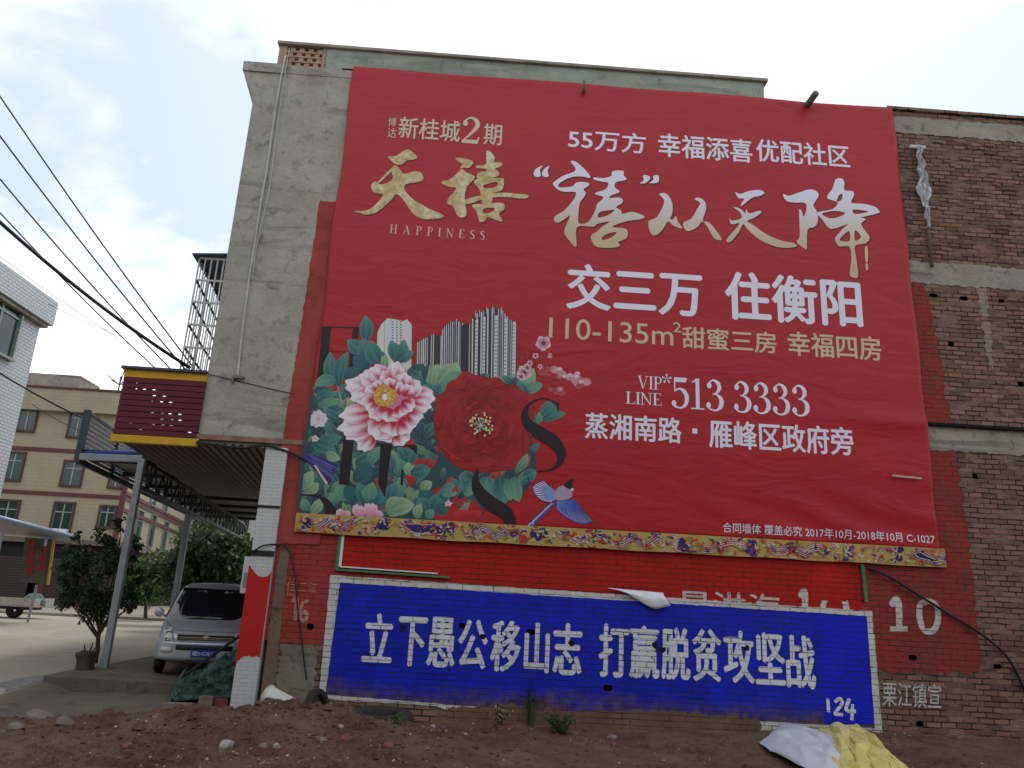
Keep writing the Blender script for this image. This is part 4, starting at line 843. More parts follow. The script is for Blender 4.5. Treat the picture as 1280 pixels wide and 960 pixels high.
# pink peony
art = Art(); PI, PMM, PO = (0.52, 0.015, 0.05, 1), (0.74, 0.44, 0.54, 1), (0.86, 0.80, 0.86, 1)
art.poly(disc(740, 760, 190, 18, 170), (0.62, 0.22, 0.32, 1), ZA); art.poly(disc(860, 690, 130, 14), (0.62, 0.22, 0.32, 1), ZA)
for i, (b0, b1, t0, t1, ww) in enumerate([(640, 960, 510, 1110, 150), (760, 960, 760, 1050, 220), (800, 960, 880, 1060, 170), (700, 900, 410, 1010, 150), (720, 840, 350, 950, 200), (700, 800, 360, 840, 170), (740, 860, 620, 1010, 230), (800, 860, 780, 1000, 240), (840, 860, 930, 960, 200), (880, 800, 1010, 860, 170), (900, 700, 1110, 690, 190), (880, 720, 1080, 770, 150), (860, 660, 1000, 580, 170), (720, 640, 400, 580, 180), (700, 660, 440, 690, 160), (720, 600, 520, 510, 170), (740, 580, 610, 450, 170), (780, 600, 710, 480, 150), (800, 620, 800, 410, 170), (840, 640, 880, 500, 150),
   (860, 680, 930, 600, 120), (690, 680, 560, 610, 110), (680, 720, 530, 730, 130), (800, 680, 840, 570, 110), (760, 640, 740, 540, 130), (680, 640, 640, 560, 100), (720, 760, 590, 840, 170), (760, 780, 720, 880, 190), (820, 760, 860, 840, 170), (850, 720, 940, 790, 140), (650, 720, 560, 780, 120)]):
    art.petal((b0, b1), (t0, t1), ww, PI, PMM, PO, ZA, scal=0.10, lobes=3, seed=i+40, rim=(0.56, 0.20, 0.30, 1))
art.poly([(640, 640), (680, 595), (730, 600), (790, 640), (825, 680), (780, 720), (770, 755), (690, 765), (640, 740), (625, 690)], (0.66, 0.33, 0.08, 1), ZA, 3)
for k in range(46):
    a = random.random()*6.28; q = random.uniform(25, 85); art.poly(disc(722+q*1.05*math.cos(a), 680+q*.85*math.sin(a), 9, 6), random.choice([(0.74, 0.52, 0.12, 1), (0.62, 0.55, 0.16, 1), (0.45, 0.14, 0.03, 1)]), ZA)
art.poly(disc(715, 690, 22, 9, 26), PO, ZA); art.build('printed_pink_peony', M['print'], ban)
# red peony
art = Art(); R2 = random.Random(12)
RD, RM, RL = (0.20, 0.009, 0.013, 1), (0.27, 0.012, 0.017, 1), (0.42, 0.024, 0.028, 1)
art.poly(disc(725, 490, 178, 24), RM, Z3)
for ring, (q0, q1, n, ww) in enumerate([(70, 205, 9, 185), (60, 182, 9, 175), (55, 160, 8, 150), (45, 132, 8, 125), (38, 108, 8, 98), (30, 84, 8, 74), (24, 64, 7, 54)]):
    for k in range(n):
        a = 2*math.pi*(k+0.37*ring+R2.uniform(-.25, .25))/n; e = R2.uniform(.80, 1.08); sh = R2.uniform(.75, 1.1)
        sc3 = lambda c: (c[0]*sh, c[1]*sh, c[2]*sh, 1)
        art.petal((725+q0*.4*math.cos(a), 488+q0*.4*math.sin(a)), (725+q1*e*math.cos(a)*1.0, 492+q1*e*math.sin(a)*.97), ww*R2.uniform(.85, 1.15), sc3(RD), sc3(RM), sc3(lerp(RL, RM, R2.random()*.6)), Z3, scal=0.09, lobes=R2.choice((2, 3)), seed=ring*40+k+5, rim=(0.22*sh, 0.010, 0.015, 1))
for k in range(60):
    a = R2.random()*6.28; q = R2.uniform(14, 48); art.poly(disc(725+q*math.cos(a), 486+q*.92*math.sin(a), R2.uniform(3, 5), 6), R2.choice([(0.62, 0.60, 0.34, 1), (0.50, 0.55, 0.30, 1), (0.70, 0.68, 0.48, 1)]), Z3)
art.poly(disc(722, 490, 19, 9), (0.14, 0.06, 0.12, 1), Z3, 2)
for k in range(7): art.stroke([(722, 490, 4), (722+18*math.cos(k*.9), 490+18*math.sin(k*.9), 3)], (0.55, 0.55, 0.42, 1), Z3)
art.build('printed_red_peony', M['print'], ban)
# the long black S letters
art = Art()
art.stroke([(1012, 415, 14), (985, 396, 5), (950, 388, 4), (910, 405, 10), (888, 440, 24), (895, 480, 40), (940, 515, 50), (995, 550, 50), (1022, 590, 38), (1015, 630, 20), (980, 655, 7), (930, 660, 3)], BLK, Z3)
art.poly([(1005, 400), (1016, 404), (1014, 440), (1006, 420)], BLK, Z3)
art.stroke([(712, 655, 6), (703, 690, 26), (715, 735, 46), (760, 780, 54), (815, 815, 52), (838, 858, 38)], BLK, Z3)
art.build('printed_letters', M['print'], ban)
# birds
art = Art()
def feather(b0, b1, t0, t1, ww, c, fr): art.petal((b0, b1), (t0, t1), ww, lerp(c, (0, 0, 0, 1), .3), c, lerp(c, (0.75, 0.78, 0.9, 1), .35), fr, kind='leaf', seed=int(b0+t0))
BD, BM_, BL_ = (0.025, 0.03, 0.16, 1), (0.05, 0.08, 0.38, 1), (0.22, 0.32, 0.62, 1)
def fl(p, t): 
    t *= len(p)-1; k = min(int(t), len(p)-2); return lerp(p[k], p[k+1], t-k)
def plume(b, t, w0, w1, c, fr):
    dx, dy = t[0]-b[0], t[1]-b[1]; l = math.hypot(dx, dy); nx_, ny_ = -dy/l, dx/l; m_ = lerp(b, t, .93)
    art.poly([(b[0]+nx_*w0, b[1]+ny_*w0), (b[0]-nx_*w0, b[1]-ny_*w0), (m_[0]-nx_*w1, m_[1]-ny_*w1), t, (m_[0]+nx_*w1, m_[1]+ny_*w1)], c, fr)
for k in range(5): plume((950+k*7, 640), (745+k*16, 838-k*9), 7, 10, [BM_, BL_, BM_, (0.30, 0.42, 0.70, 1), BM_][k], ZD)
plume((952, 640), (748, 836), 2, 3, (0.55, 0.62, 0.75, 1), ZD)
wr = [(1115, 605), (1080, 610), (1040, 612), (1005, 618)]; wtip = [(1282, 790), (1245, 806), (1195, 808), (1140, 790), (1085, 760), (1040, 728), (1000, 690)]
for k in range(19):
    a = k/18; c = lerp(BD, BM_, min(1, a*1.2)); plume(fl(wr, a), fl(wtip, a), 8, 11, c, ZD); b_ = fl(wr, a); t_ = fl(wtip, a); plume(lerp(b_, t_, .35), lerp(b_, t_, .97), 1.5, 2.5, (0.42, 0.46, 0.66, 1), ZD)
for k in range(12): a = k/11; b_ = fl(wr, a); t_ = fl(wtip, a); plume(b_, lerp(b_, t_, .48), 9, 12, lerp(BM_, BL_, a*.5), ZD)
wr2 = [(985, 560), (985, 600)]; wt2 = [(880, 462), (830, 478), (800, 505), (805, 545), (835, 590), (880, 618), (935, 628)]
for k in range(15):
    a = k/14; b_ = fl(wr2, a); t_ = fl(wt2, a); plume(b_, t_, 7, 11, lerp(BD, BM_, .4+.6*a), ZD); plume(lerp(b_, t_, .3), lerp(b_, t_, .98), 2, 4.5, (0.66, 0.70, 0.80, 1), ZD)
for k in range(9): a = k/8; b_ = fl(wr2, a); t_ = fl(wt2, a); plume(b_, lerp(b_, t_, .5), 8, 11, BL_, ZD)
art.poly([(975, 560), (1010, 510), (1060, 498), (1105, 530), (1118, 580), (1080, 605), (1010, 615), (975, 600)], (0.40, 0.32, 0.44, 1), ZD, 3)
art.poly([(1050, 500), (1075, 470), (1100, 452), (1136, 446), (1118, 470), (1112, 515), (1090, 525)], BLK, ZD, 2); art.poly(disc(1118, 530, 12, 8), (0.7, 0.68, 0.7, 1), ZD)
art.build('printed_bird', M['print'], ban); art = Art()
for k in range(9): plume((80+k*3, 232+k*10), (345-k*8, 350+k*18), 6, 13, [BD, BM_, (0.10, 0.03, 0.20, 1), BD][k % 4], ZB)
for k in range(5): plume((120+k*10, 250+k*22), (300+k*4, 350+k*25), 1.5, 2, (0.25, 0.22, 0.45, 1), ZB)
art.poly([(148, 335), (165, 335), (264, 482), (246, 490)], (0.62, 0.58, 0.40, 1), ZB)
art.build('printed_bird', M['print'], ban)
# patterned border along the foot
bd = MB(); zb0, zb1 = 2.585, 2.905
nxb = 150; vs = []
for j, z in enumerate((zb0, zb1)):
    for i in range(nxb+1): x = -3.04+11.27*i/nxb; vs.append((x, BY-0.012+bw(x, z), z+ (0.006*math.sin(x*4) if j == 0 else 0)))
bd.add(vs, [(i, i+1, nxb+1+i+1, nxb+1+i) for i in range(nxb)], [(lerp((0.40, 0.27, 0.07, 1), (0.52, 0.38, 0.13, 1), 0.5+0.5*noise.noise((v[0]*2.5, v[2]*3, 0)))) for v in vs])
bo = bd.build('border_strip', M['print'], ban); bo.modifiers.new('thickness', 'SOLIDIFY').thickness = 0.004
pt = MB(); R3 = random.Random(21); yb = [BY-0.0135]
def pput(polys, c):
    polys = [[(min(8.22, max(-3.03, a)), min(zb1-.006, max(zb0+.014, b))) for a, b in p] for p in polys]
    try: v, f = planar(polys)
    except Exception: return
    yb[0] -= 0.00004; pt.add([(a, yb[0]+bw(a, b), b) for a, b in v], f, c)
NAVY, PUR, CRE, RED_ = (0.03, 0.022, 0.14, 1), (0.16, 0.05, 0.20, 1), (0.56, 0.46, 0.38, 1), (0.45, 0.04, 0.03, 1)
x = -2.9; kk = 0
while x < 8.1:
    kd = kk % 5; zc = R3.uniform(2.70, 2.86)
    if kd in (0, 3):     # dark cloud cluster hanging
        for q in range(7): pput([disc(x+R3.uniform(-.10, .10), zc+R3.uniform(-.12, .13), R3.uniform(.035, .07), 9)], R3.choice((NAVY, NAVY, NAVY, PUR)))
        x += R3.uniform(.24, .4)
    elif kd in (1, 4):   # curling scaled serpent
        L_ = R3.uniform(.6, 1.0); ph = R3.random()*6
        fq_ = R3.uniform(.7, 1.5); am_ = R3.uniform(.05, .11); pth = [(x+L_*k/9+.03*math.sin(k*2.1+ph), 2.75+am_*math.sin(k*fq_+ph)) for k in range(10)]
        for wd, c in ((0.14, R3.choice((PUR, (0.38, 0.16, 0.07, 1)))), (0.12, R3.choice((CRE, (0.5, 0.3, 0.2, 1)))), (0.085, R3.choice((RED_, PUR))), (0.05, CRE), (0.018, NAVY)): pput(brush([(a, b, wd) for a, b in pth], 4), c)
        for k in range(14): a = pth[R3.randrange(10)]; pput([disc(a[0]+R3.uniform(-.1, .1), a[1]+R3.uniform(-.15, .15), R3.uniform(.012, .03), 7)], R3.choice((RED_, CRE, PUR)))
        x += L_*.9
    else:                # flame curls
        for q in range(5):
            a0 = R3.random()*6; cx_ = x+R3.uniform(0, .5); cz = 2.77+R3.uniform(-.11, .11); rr_ = R3.uniform(.05, .11)
            pp_ = [(cx_+rr_*(1-k*.09)*math.cos(a0+k*.7), cz+rr_*(1-k*.09)*math.sin(a0+k*.7), .034-.002*k) for k in range(9)]
            pput(brush([(a, b, c*1.6) for a, b, c in pp_], 3), R3.choice((PUR, CRE))); pput(brush(pp_, 3), R3.choice((RED_, NAVY, RED_, CRE)))
        x += R3.uniform(.4, .6)
    kk += 1
for q in range(420):
    a, b = R3.uniform(-3, 8.2), R3.uniform(zb0+.03, zb1-.03)
    pput(brush([(a, b, .018), (a+R3.uniform(-.05, .05), b+R3.uniform(-.04, .04), .03), (a+R3.uniform(-.09, .09), b+R3.uniform(-.07, .07), .008)], 3), R3.choice((NAVY, RED_, CRE, (0.30, 0.20, 0.05, 1), (0.55, 0.42, 0.16, 1), (0.42, 0.12, 0.05, 1))))
pt.build('border_pattern', M['print'], bo)

# ================================================================ THINGS ON THE WALL
M['wood'] = plain('weathered_wood', (0.20, 0.155, 0.12, 1), 0.85, var=0.4)
M['palewood'] = plain('pale_split_bamboo', (0.52, 0.44, 0.33, 1), 0.8, var=0.3)
M['black'] = plain('black_rubber', (0.02, 0.02, 0.022, 1), 0.55)
M['cloth'] = plain('dirty_white_sheet', (0.58, 0.56, 0.60, 1), 0.6, var=0.2)
a = W(729, 118); tag(MB().tube([(a.x, 0.05, a.z-.02), (a.x-0.01, -0.20, a.z-0.02), (a.x-.02, -.24, a.z+.14)], [0.035, 0.03, 0.022], 8).build('iron_peg', M['wood'], smooth=True), 'thin upright iron peg near the middle of the top edge of the banner', 'peg')
a = W(1008, 134); tag(MB().tube([(a.x-.03, 0.05, a.z-.02), (a.x, -0.2, a.z+.01), (a.x+.02, -0.42, a.z+.03)], [0.07, 0.068, 0.065], 12).build('bamboo_pole_end', M['wood'], smooth=True), 'thick round pole end sticking out near the top right corner of the banner', 'pole')
a = W(1128, 597); tag(MB().bar((a.x-.26, -0.13, a.z+.0), (a.x+.27, -0.13, a.z-.02), 0.02, 0.035).build('bamboo_stick', M['palewood'], bevel=0.004), 'short pale bamboo stick lying flat against the lower right of the red banner', 'stick')
# torn sheet on a pole
q0, q1 = W(1143, 182), W(1163, 335)
tr = empty('torn_banner_roll', (q0.x, -0.1, q1.z), 'torn rag of white sheet hanging on bare bricks right of the banner', 'rag')
MB().tube([(q0.x+.0, -0.06, q0.z+.05), ((q0.x+q1.x)/2, -0.09, (q0.z+q1.z)/2), (q1.x, -0.06, q1.z)], [0.022, 0.026, 0.03], 8).build('pole', M['wood'], tr, smooth=True)
MB().box((q0.x-.16, -0.12, q0.z-.13), (q0.x+.16, -0.06, q0.z-.06)).build('cross_slat', M['cloth'], tr, bevel=0.01)
rg = MB(); nj, ni = 36, 8
for j in range(nj+1):
    t = j/nj; cx_ = q0.x+(q1.x-q0.x)*(0.04+.62*t)+0.01*math.sin(j); z = q0.z-.1+(q1.z-q0.z)*.66*t
    wd = 0.045+0.075*math.exp(-((t-.55)/.13)**2)+0.04*math.exp(-((t-.22)/.08)**2); wd *= (1 if t < .8 else (1-t)/.2+.12)
    for i in range(ni+1):
        u = i/ni*2-1; rg.v.append((cx_+wd*u+.02*math.sin(j*.9+i), -0.13-0.05*math.sin(i*2.1+j*.25)-.03*noise.noise((i*.8, j*.4, 0)), z+.03*math.sin(i*2.6)-0.08*abs(u)*(j % 9 == 8)))
        rg.c.append((1, 1, 1, 1))
rg.f = [(j*(ni+1)+i, j*(ni+1)+i+1, (j+1)*(ni+1)+i+1, (j+1)*(ni+1)+i) for j in range(nj) for i in range(ni)]; rg.mi = [0]*len(rg.f)
ro = rg.build('rag', M['cloth'], tr); ro.modifiers.new('thickness', 'SOLIDIFY').thickness = 0.006
# peeled corner of an older poster
ps = MB(); A_, B_, C_, D_ = W(759, 735), W(828, 741), W(822, 752), W(808, 760)
ni = 14
for j in range(7):
    for i in range(ni+1):
        t = i/ni; s_ = j/6; top = A_.lerp(B_, t); bot = A_.lerp(B_, t)+Vector((0.12*s_, 0, -(0.02+0.27*smooth01(t*1.25)*(1 if t < .72 else 1-(t-.72)*1.2))))
        p = top.lerp(bot, s_); ps.v.append((p.x, -0.05-0.09*math.sin(s_*2.6)*(.3+.7*t)-0.03*noise.noise((i*.5, j*.6, 1)), p.z)); ps.c.append((1, 1, 1, 1))
ps.f = [(j*(ni+1)+i, j*(ni+1)+i+1, (j+1)*(ni+1)+i+1, (j+1)*(ni+1)+i) for j in range(6) for i in range(ni)]; ps.mi = [0]*len(ps.f)
po = ps.build('peeled_sheet', M['vinylback'], smooth=True); po.modifiers.new('thickness', 'SOLIDIFY').thickness = 0.004
tag(po, 'white sheet curling off the wall over the top edge of the blue slogan panel', 'sheet')
M['greenwood'] = plain('green_strip', (0.05, 0.22, 0.09, 1), 0.6, var=0.4)
a, b, c = W(426, 668), W(421, 712), W(562, 722)
gs = empty('green_batten', (b.x, -0.03, b.z), 'L shaped green strip with white edge on red wall under the banner', 'strip')
MB().bar((a.x, -0.03, a.z), (b.x, -0.03, b.z), 0.05, 0.03).bar((b.x, -0.03, b.z), (c.x, -0.035, c.z), 0.03, 0.06, (0, 1, 0)).build('strip', M['greenwood'], gs)
MB().bar((a.x+.045, -0.028, a.z), (b.x+.05, -0.028, b.z+.05), 0.045, 0.02).bar((b.x+.05, -0.028, b.z+.05), (c.x-.2, -0.028, c.z+.055), 0.02, 0.03, (0, 1, 0)).build('white_edge', M['vinylback'], gs)
a, b = W(1076, 706), W(1081, 752); tag(MB().bar((a.x, -0.05, a.z), (b.x, -0.045, b.z), 0.055, 0.03).build('green_strip', M['greenwood']), 'short upright green strip above the right end of the blue slogan panel', 'strip')
def cable(pts, r_, name, label, cat='cable', y=-0.05, mat=None):
    q = smooth_open([(W(a, b, (c if c is not None else y))) [:] for a, b, c in pts], 8)
    return tag(MB().tube(q, r_, 6).build(name, mat or M['black'], smooth=True), label, cat)
cable([(1086, 710, -.04), (1110, 720, -.09), (1150, 745, -.07), (1190, 770, -.06), (1230, 795, -.08), (1258, 820, -.07), (1275, 850, -.05), (1290, 885, -.04)], 0.022, 'black_cable', 'black cable sagging across the bricks down to the right edge below the banner')
cable([(316, 690, -.13), (330, 682, -.16), (352, 681, -.06), (362, 690, -.06), (368, 715, -.07), (372, 760, -.05), (377, 800, -.05), (383, 850, -.07)], 0.014, 'black_cable', 'thin black cable looping from the tiled column down over the faded red paint')
cable([(246, 553, -.12), (270, 556, -.16), (300, 560, -.14), (330, 557, -.14), (352, 562, -.11), (372, 570, -.09), (384, 577, -.09)], 0.022, 'black_cable', 'black cable slung under the edge of the overhanging upper floor')
cable([(258, 467, -.05), (300, 477, -.035), (365, 492, -.035)], 0.007, 'black_cable', 'hair thin wire crossing the grey wall from the burgundy sign')
M['conduit'] = plain('pale_conduit', (0.50, 0.49, 0.45, 1), 0.6)
cable([(357, 70, -.06), (349, 110, -.06), (341, 160, -.05), (334, 210, -.05), (325, 260, -.05), (318, 310, -.05), (312, 345, -.05), (306, 390, -.05), (301, 430, -.05), (297, 470, -.05)], 0.022, 'conduit_pipe', 'thin pale pipe running down the grey cement wall', 'pipe', mat=M['conduit'])
cable([(362, 60, -.1), (355, 100, -.08), (345, 170, -.07), (336, 240, -.07), (322, 300, -.07), (315, 350, -.07)], 0.009, 'drop_wire', 'white wire hanging beside the thin pipe on the grey wall', 'wire', mat=M['conduit'])
b = MB(); a = W(298, 470); b.box((a.x-.05, -0.09, a.z-.06), (a.x+.13, -0.03, a.z-.02)); b.box((a.x-.09, -0.08, a.z-.14), (a.x-.05, -0.035, a.z-.02)); tag(b.build('pipe_bracket', M['wood']), 'rusty bracket at the lower end of the pipe on the grey wall', 'bracket')
# ================================================================ BURGUNDY SLATTED SIGN BOX
M['maroon'] = plain('burgundy_metal', (0.145, 0.022, 0.045, 1), 0.45, 0.0, 0.4, 0.2)
M['yellow'] = plain('yellow_trim', (0.58, 0.33, 0.02, 1), 0.5, var=0.12)
M['slate'] = plain('slate_blue_metal', (0.062, 0.072, 0.105, 1), 0.5, 0.2)
sb = empty('slatted_sign_box', (-5.63, -0.05, 3.97), 'burgundy slatted sign box with yellow bands beside the overhanging grey wall', 'sign box')
x0, x1, z0, z1 = -6.335, -4.905, 3.97, 5.29
MB().box((x0-.02, -0.10, z0-.03), (x1+.01, 0.02, z0+.10)).build('yellow_band', M['yellow'], sb, bevel=0.006); MB().box((x0, -0.10, z1-.19), (x1, 0.02, z1-.05)).build('yellow_band', M['yellow'], sb, bevel=0.006)
MB().box((x0-.05, -0.16, z1-.05), (x1+.0, 0.4, z1)).build('top_flashing', M['slate'], sb, bevel=0.006)
hol = [(170, 477), (178, 475), (170, 484), (181, 484), (193, 485), (193, 494), (205, 497), (191, 500), (202, 502), (213, 504), (191, 512), (204, 513), (213, 514), (203, 520), (215, 521), (213, 526), (225, 525), (225, 517), (176, 535), (191, 532), (204, 531), (214, 532), (237, 541), (163, 530)]
hs = [(lambda p: (p.x, p.z))(W(a, b, -.05)) for a, b in hol]
sm_ = MB(); nrow = 10; zr = [z0+.10+(z1-.19-z0-.10)*k/nrow for k in range(nrow+1)]
for k in range(nrow):
    za, zb = zr[k], zr[k+1]
    lo = [(x0, -0.078, za+.016), (x1, -0.078, za+.016), (x1, -0.055, za+.016), (x0, -0.055, za+.016)]
    hi = [(x0, -0.092, zb-.006), (x1, -0.092, zb-.006), (x1, -0.07, zb-.006), (x0, -0.07, zb-.006)]
    sm_.hexa(lo, hi)
    cuts = sorted(h[0] for h in hs if za-.03 <= h[1] < zb-.03)
    xa = x0
    for c_ in cuts+[None]:
        xb = x1 if c_ is None else c_-.028
        if xb > xa: sm_.box((xa, -0.055, za-.014), (xb, -0.040, za+.026))
        if c_ is not None: xa = max(xa, c_+.028)
sm_.build('slats', M['maroon'], sb)
sd = MB(); sd.box((x0-.005, -0.03, z0+.1), (x0+.02, 0.4, z1-.1)); sd.build('side_panel', M['maroon'], sb)

# ================================================================ CANOPY OVER THE FORECOURT
def dd(x, y0, y): return x+D8.x*(y-y0)/D8.y
cano = empty('forecourt_canopy', (-7.06, 2.93, 0), 'steel canopy with slatted parapet on two leaning grey posts over the parked van', 'canopy')
M['galv'] = plain('grey_steel', (0.32, 0.34, 0.36, 1), 0.5, 0.3, var=0.15)
M['blacksteel'] = plain('dark_steel', (0.035, 0.035, 0.04, 1), 0.55, 0.3)
M['sheet'] = plain('grey_roof_sheet', (0.20, 0.20, 0.21, 1), 0.5, 0.2)
M['bluetube'] = plain('blue_tube', (0.03, 0.09, 0.36, 1), 0.5)
P1 = G(130, 835, 0.0); yP1 = P1.y
t1 = W(178, 575, yP1); P1t = Vector((P1.x, yP1, t1.z+.05))
MB().box((P1.x-.068, yP1-.06, -0.02), (P1.x+.068, yP1+.06, t1.z+.02)).build('post', M['galv'], cano, bevel=0.012)
zl = W(177, 611, yP1).z; P2 = G(236, 642, zl); P2y = min(max(P2.y, 6), 13)
x2 = W(236, 642, P2y).x
MB().box((x2-.075, P2y-.06, -0.02), (x2+.075, P2y+.06, zl)).build('post', M['galv'], cano, bevel=0.012)
tr_ = MB(); zu = t1.z; L_ = 15.0; xa = P1.x; dirx = (x2-xa)/(P2y-yP1)
def tp(s, z): return Vector((xa+dirx*s, yP1+.02+s, z))
tr_.bar(tp(0, zu), tp(L_, zu), 0.08); tr_.bar(tp(0, zl+.04), tp(L_, zl+.04), 0.08)
n = 20
for k in range(n):
    s0_, s1_ = L_*k/n, L_*(k+1)/n; tr_.bar(tp(s0_, zl+.04), tp((s0_+s1_)/2, zu), 0.035); tr_.bar(tp((s0_+s1_)/2, zu), tp(s1_, zl+.04), 0.035)
    if k % 2: tr_.bar(tp(s0_, zl+.04), tp(s0_, zu), 0.035)
tr_.build('truss', M['blacksteel'], cano)
xF = W(100, 572, yP1).x; zF = W(100, 572, yP1).z
MB().bar((xF, yP1, zF+.02), (xa, yP1, zu+.02), 0.09, 0.14).build('front_beam', M['galv'], cano, bevel=0.01)
MB().tube([(xF-.02, yP1+.15, zF+.13), (xa+.4, yP1+.15, zu+.22)], 0.05, 8).build('blue_beam', M['bluetube'], cano)
rf = MB()        # corrugated roof sheet, seen from below
nn = 60
for k in range(nn):
    xs0 = xF-.02+(XL+0.6-xF)*k/nn; xs1 = xF-.02+(XL+0.6-xF)*(k+1)/nn; zz = lambda k_: 4.28+0.02*(k_ % 2)+0.25*k_/nn*0
    rf.add([(xs0, yP1+.1, zz(k)), (xs1, yP1+.1, zz(k+1)), (xs1+dirx*14, yP1+14, zz(k+1)), (xs0+dirx*14, yP1+14, zz(k))], [(0, 1, 2, 3)])
rfo = rf.build('roof_sheet', M['sheet'], cano); rfo.modifiers.new('thickness', 'SOLIDIFY').thickness = 0.01
pu = MB()
for k in range(7): y_ = yP1+.9+2.1*k; pu.bar((xF+dirx*(y_-yP1), y_, 4.20), (XE+dirx*(y_-yP1), y_, 4.20), 0.06, 0.1)
pu.build('roof_purlins', M['blacksteel'], cano)
fn_ = MB(); zt0 = W(103, 515, yP1).z
fo = empty('slat_parapet', (0, 0, 0)); C.objects.unlink(fo); bpy.data.objects.remove(fo)
fp = lambda s, z, o=0: Vector((xF-.06+o+dirx*s, yP1+.05+s, z))
for k in range(11):
    z = zF-.02+(zt0-zF)*k/10; fn_.bar(fp(0, z), fp(13, z), 0.02, 0.070)
fn_.build('parapet_slats', M['slate'], cano)
fpst = MB(); fpst.bar(fp(0, zF-.1), fp(0, zt0+.06), 0.12, 0.10); fpst.bar(fp(.35, zF-.1, -.1), fp(.35, zt0+.03, -.1), 0.06, 0.06)
for s in (2.2, 4.4, 6.6, 8.8, 11): fpst.bar(fp(s, zF-.1, .03), fp(s, zt0, .03), 0.05, 0.05)
fpst.bar(fp(0, zt0+.02), fp(13, zt0+.02), 0.05, 0.05); fpst.bar(fp(0, zF-.08), fp(13, zF-.08), 0.06, 0.08)
fpst.build('parapet_frame', M['slate'], cano)
# corrugated burgundy ceiling under the overhang
M['maroondk'] = plain('burgundy_corrugated_sheet', (0.12, 0.034, 0.036, 1), 0.5, 0.0, 0.35, 0.25)
ce = MB(); nn = 84; Ld = 7.5
for k in range(nn):
    f0, f1 = k/nn, (k+1)/nn; za = 4.03-(0, 0, .05, .05)[k % 4]; zb = 4.03-(0, 0, .05, .05)[(k+1) % 4]
    xx0 = -6.30+3.0*f0; xx1 = -6.30+3.0*f1
    ce.add([(xx0, -0.03, za), (xx1, -0.03, zb), (xx1-.14*Ld, Ld, zb-.0), (xx0-.14*Ld, Ld, za)], [(0, 1, 2, 3)])
ceo = ce.build('corrugated_ceiling', M['maroondk'], bld); ceo.modifiers.new('thickness', 'SOLIDIFY').thickness = 0.006
# meter box on the far side of the column
mx0, mx1 = W(304, 715, .5).x, W(322, 715, .5).x; mz0, mz1 = W(308, 742, .5).z, W(314, 696, .5).z
mbx = empty('meter_box', (mx0, 0.5, mz0), 'small white meter box half hidden behind the tiled column', 'box')
MB().box((mx0, 0.46, mz0), (mx1, 0.66, mz1)).build('case', M['vinylback'], mbx, bevel=0.01); MB().box((mx0+.03, 0.452, mz0+.1), (mx1-.03, 0.459, mz0+.35)).build('door', M['galv'], mbx)
for px_, py_, hh_ in ((335, 692, .045), (347, 634, .02)):
    zz_ = W(px_, py_, -.1).z; stb = MB(); stb.box((-3.715, -0.115, zz_-hh_), (-3.315, -0.1045, zz_+hh_)); stb.box((-3.715, -0.115, zz_-hh_), (-3.704, .42, zz_+hh_)); stb.build('strap', M['black'], colo)
# ================================================================ WINDOW CAGE
cy0, cy1 = 1.5, 4.6
xl_, xr_ = -6.03, -5.02; zc0, zc1 = 5.72, 8.15
cg = empty('window_cage', (-5.5, 1.5, zc0), 'white barred security cage with dark roof jutting out behind the grey wall', 'window cage')
M['cagewhite'] = plain('white_bar', (0.62, 0.62, 0.60, 1), 0.5)
cb2 = MB()
for yy in (cy0,):
    for k in range(9): x = xl_+(xr_-xl_)*k/8; cb2.bar((x, yy, zc0), (x, yy, zc1), 0.026)
    for k in range(6): z = zc0+(zc1-zc0)*k/5; cb2.bar((xl_, yy, z), (xr_, yy, z), 0.036)
for k in range(1, 15): y = cy0+(cy1-cy0)*k/14; cb2.bar((xl_+dirx*(y-cy0), y, zc0), (xl_+dirx*(y-cy0), y, zc1), 0.02)
cb2.build('bars', M['cagewhite'], cg)
cb3 = MB()
for k in range(6): z = zc0+(zc1-zc0)*k/5; cb3.bar((xl_, cy0, z), (xl_+dirx*3.1, cy1, z), 0.035)
cb3.build('side_rails', M['blacksteel'], cg)
rv = [(xl_-.12, cy0-.12, zc1+.02), (xr_+.05, cy0-.12, zc1+.10), (xr_+.05, cy1, zc1+.10), (xl_-.4, cy1, zc1+.02)]
MB().hexa(rv, [(a, b, c+.03) for a, b, c in rv]).build('sheet_roof', M['slate'], cg)
MB().hexa([(xl_, cy0, zc0-.05), (xr_, cy0, zc0-.05), (xr_, cy1, zc0-.05), (xl_-.3, cy1, zc0-.05)], [(xl_, cy0, zc0), (xr_, cy0, zc0), (xr_, cy1, zc0), (xl_-.3, cy1, zc0)]).build('floor_tray', M['slate'], cg)

# ================================================================ VAN
M['silver'] = plain('silver_paint', (0.50, 0.53, 0.57, 1), 0.32, 0.4, 0.5, 0.05)
k_ = MN('tinted_glass', 0.06, 0.6); k_.col((0.012, 0.013, 0.016, 1)); M['glass'] = k_.m
k_ = MN('lamp_glass', 0.1, 0.6); k_.col((0.62, 0.62, 0.58, 1)); M['lamp'] = k_.m
k_ = MN('chrome', 0.15, 0.5, 1.0); k_.col((0.62, 0.62, 0.64, 1)); M['chrome'] = k_.m
k_ = MN('plate_blue', 0.4); k_.col((0.012, 0.05, 0.36, 1)); M['plate'] = k_.m
M['platewhite'] = plain('plate_white', (0.72, 0.72, 0.74, 1), 0.5)
M['tyre'] = plain('tyre_rubber', (0.022, 0.021, 0.02, 1), 0.8); M['dustytyre'] = plain('dusty_rubber', (0.045, 0.036, 0.031, 1), 0.9, var=.5)
vx = W(256, 808, 2.1).x
van = empty('parked_van', (vx, 2.1, 0.0), 'silver minivan parked nose out under the canopy behind the tiled column', 'van')
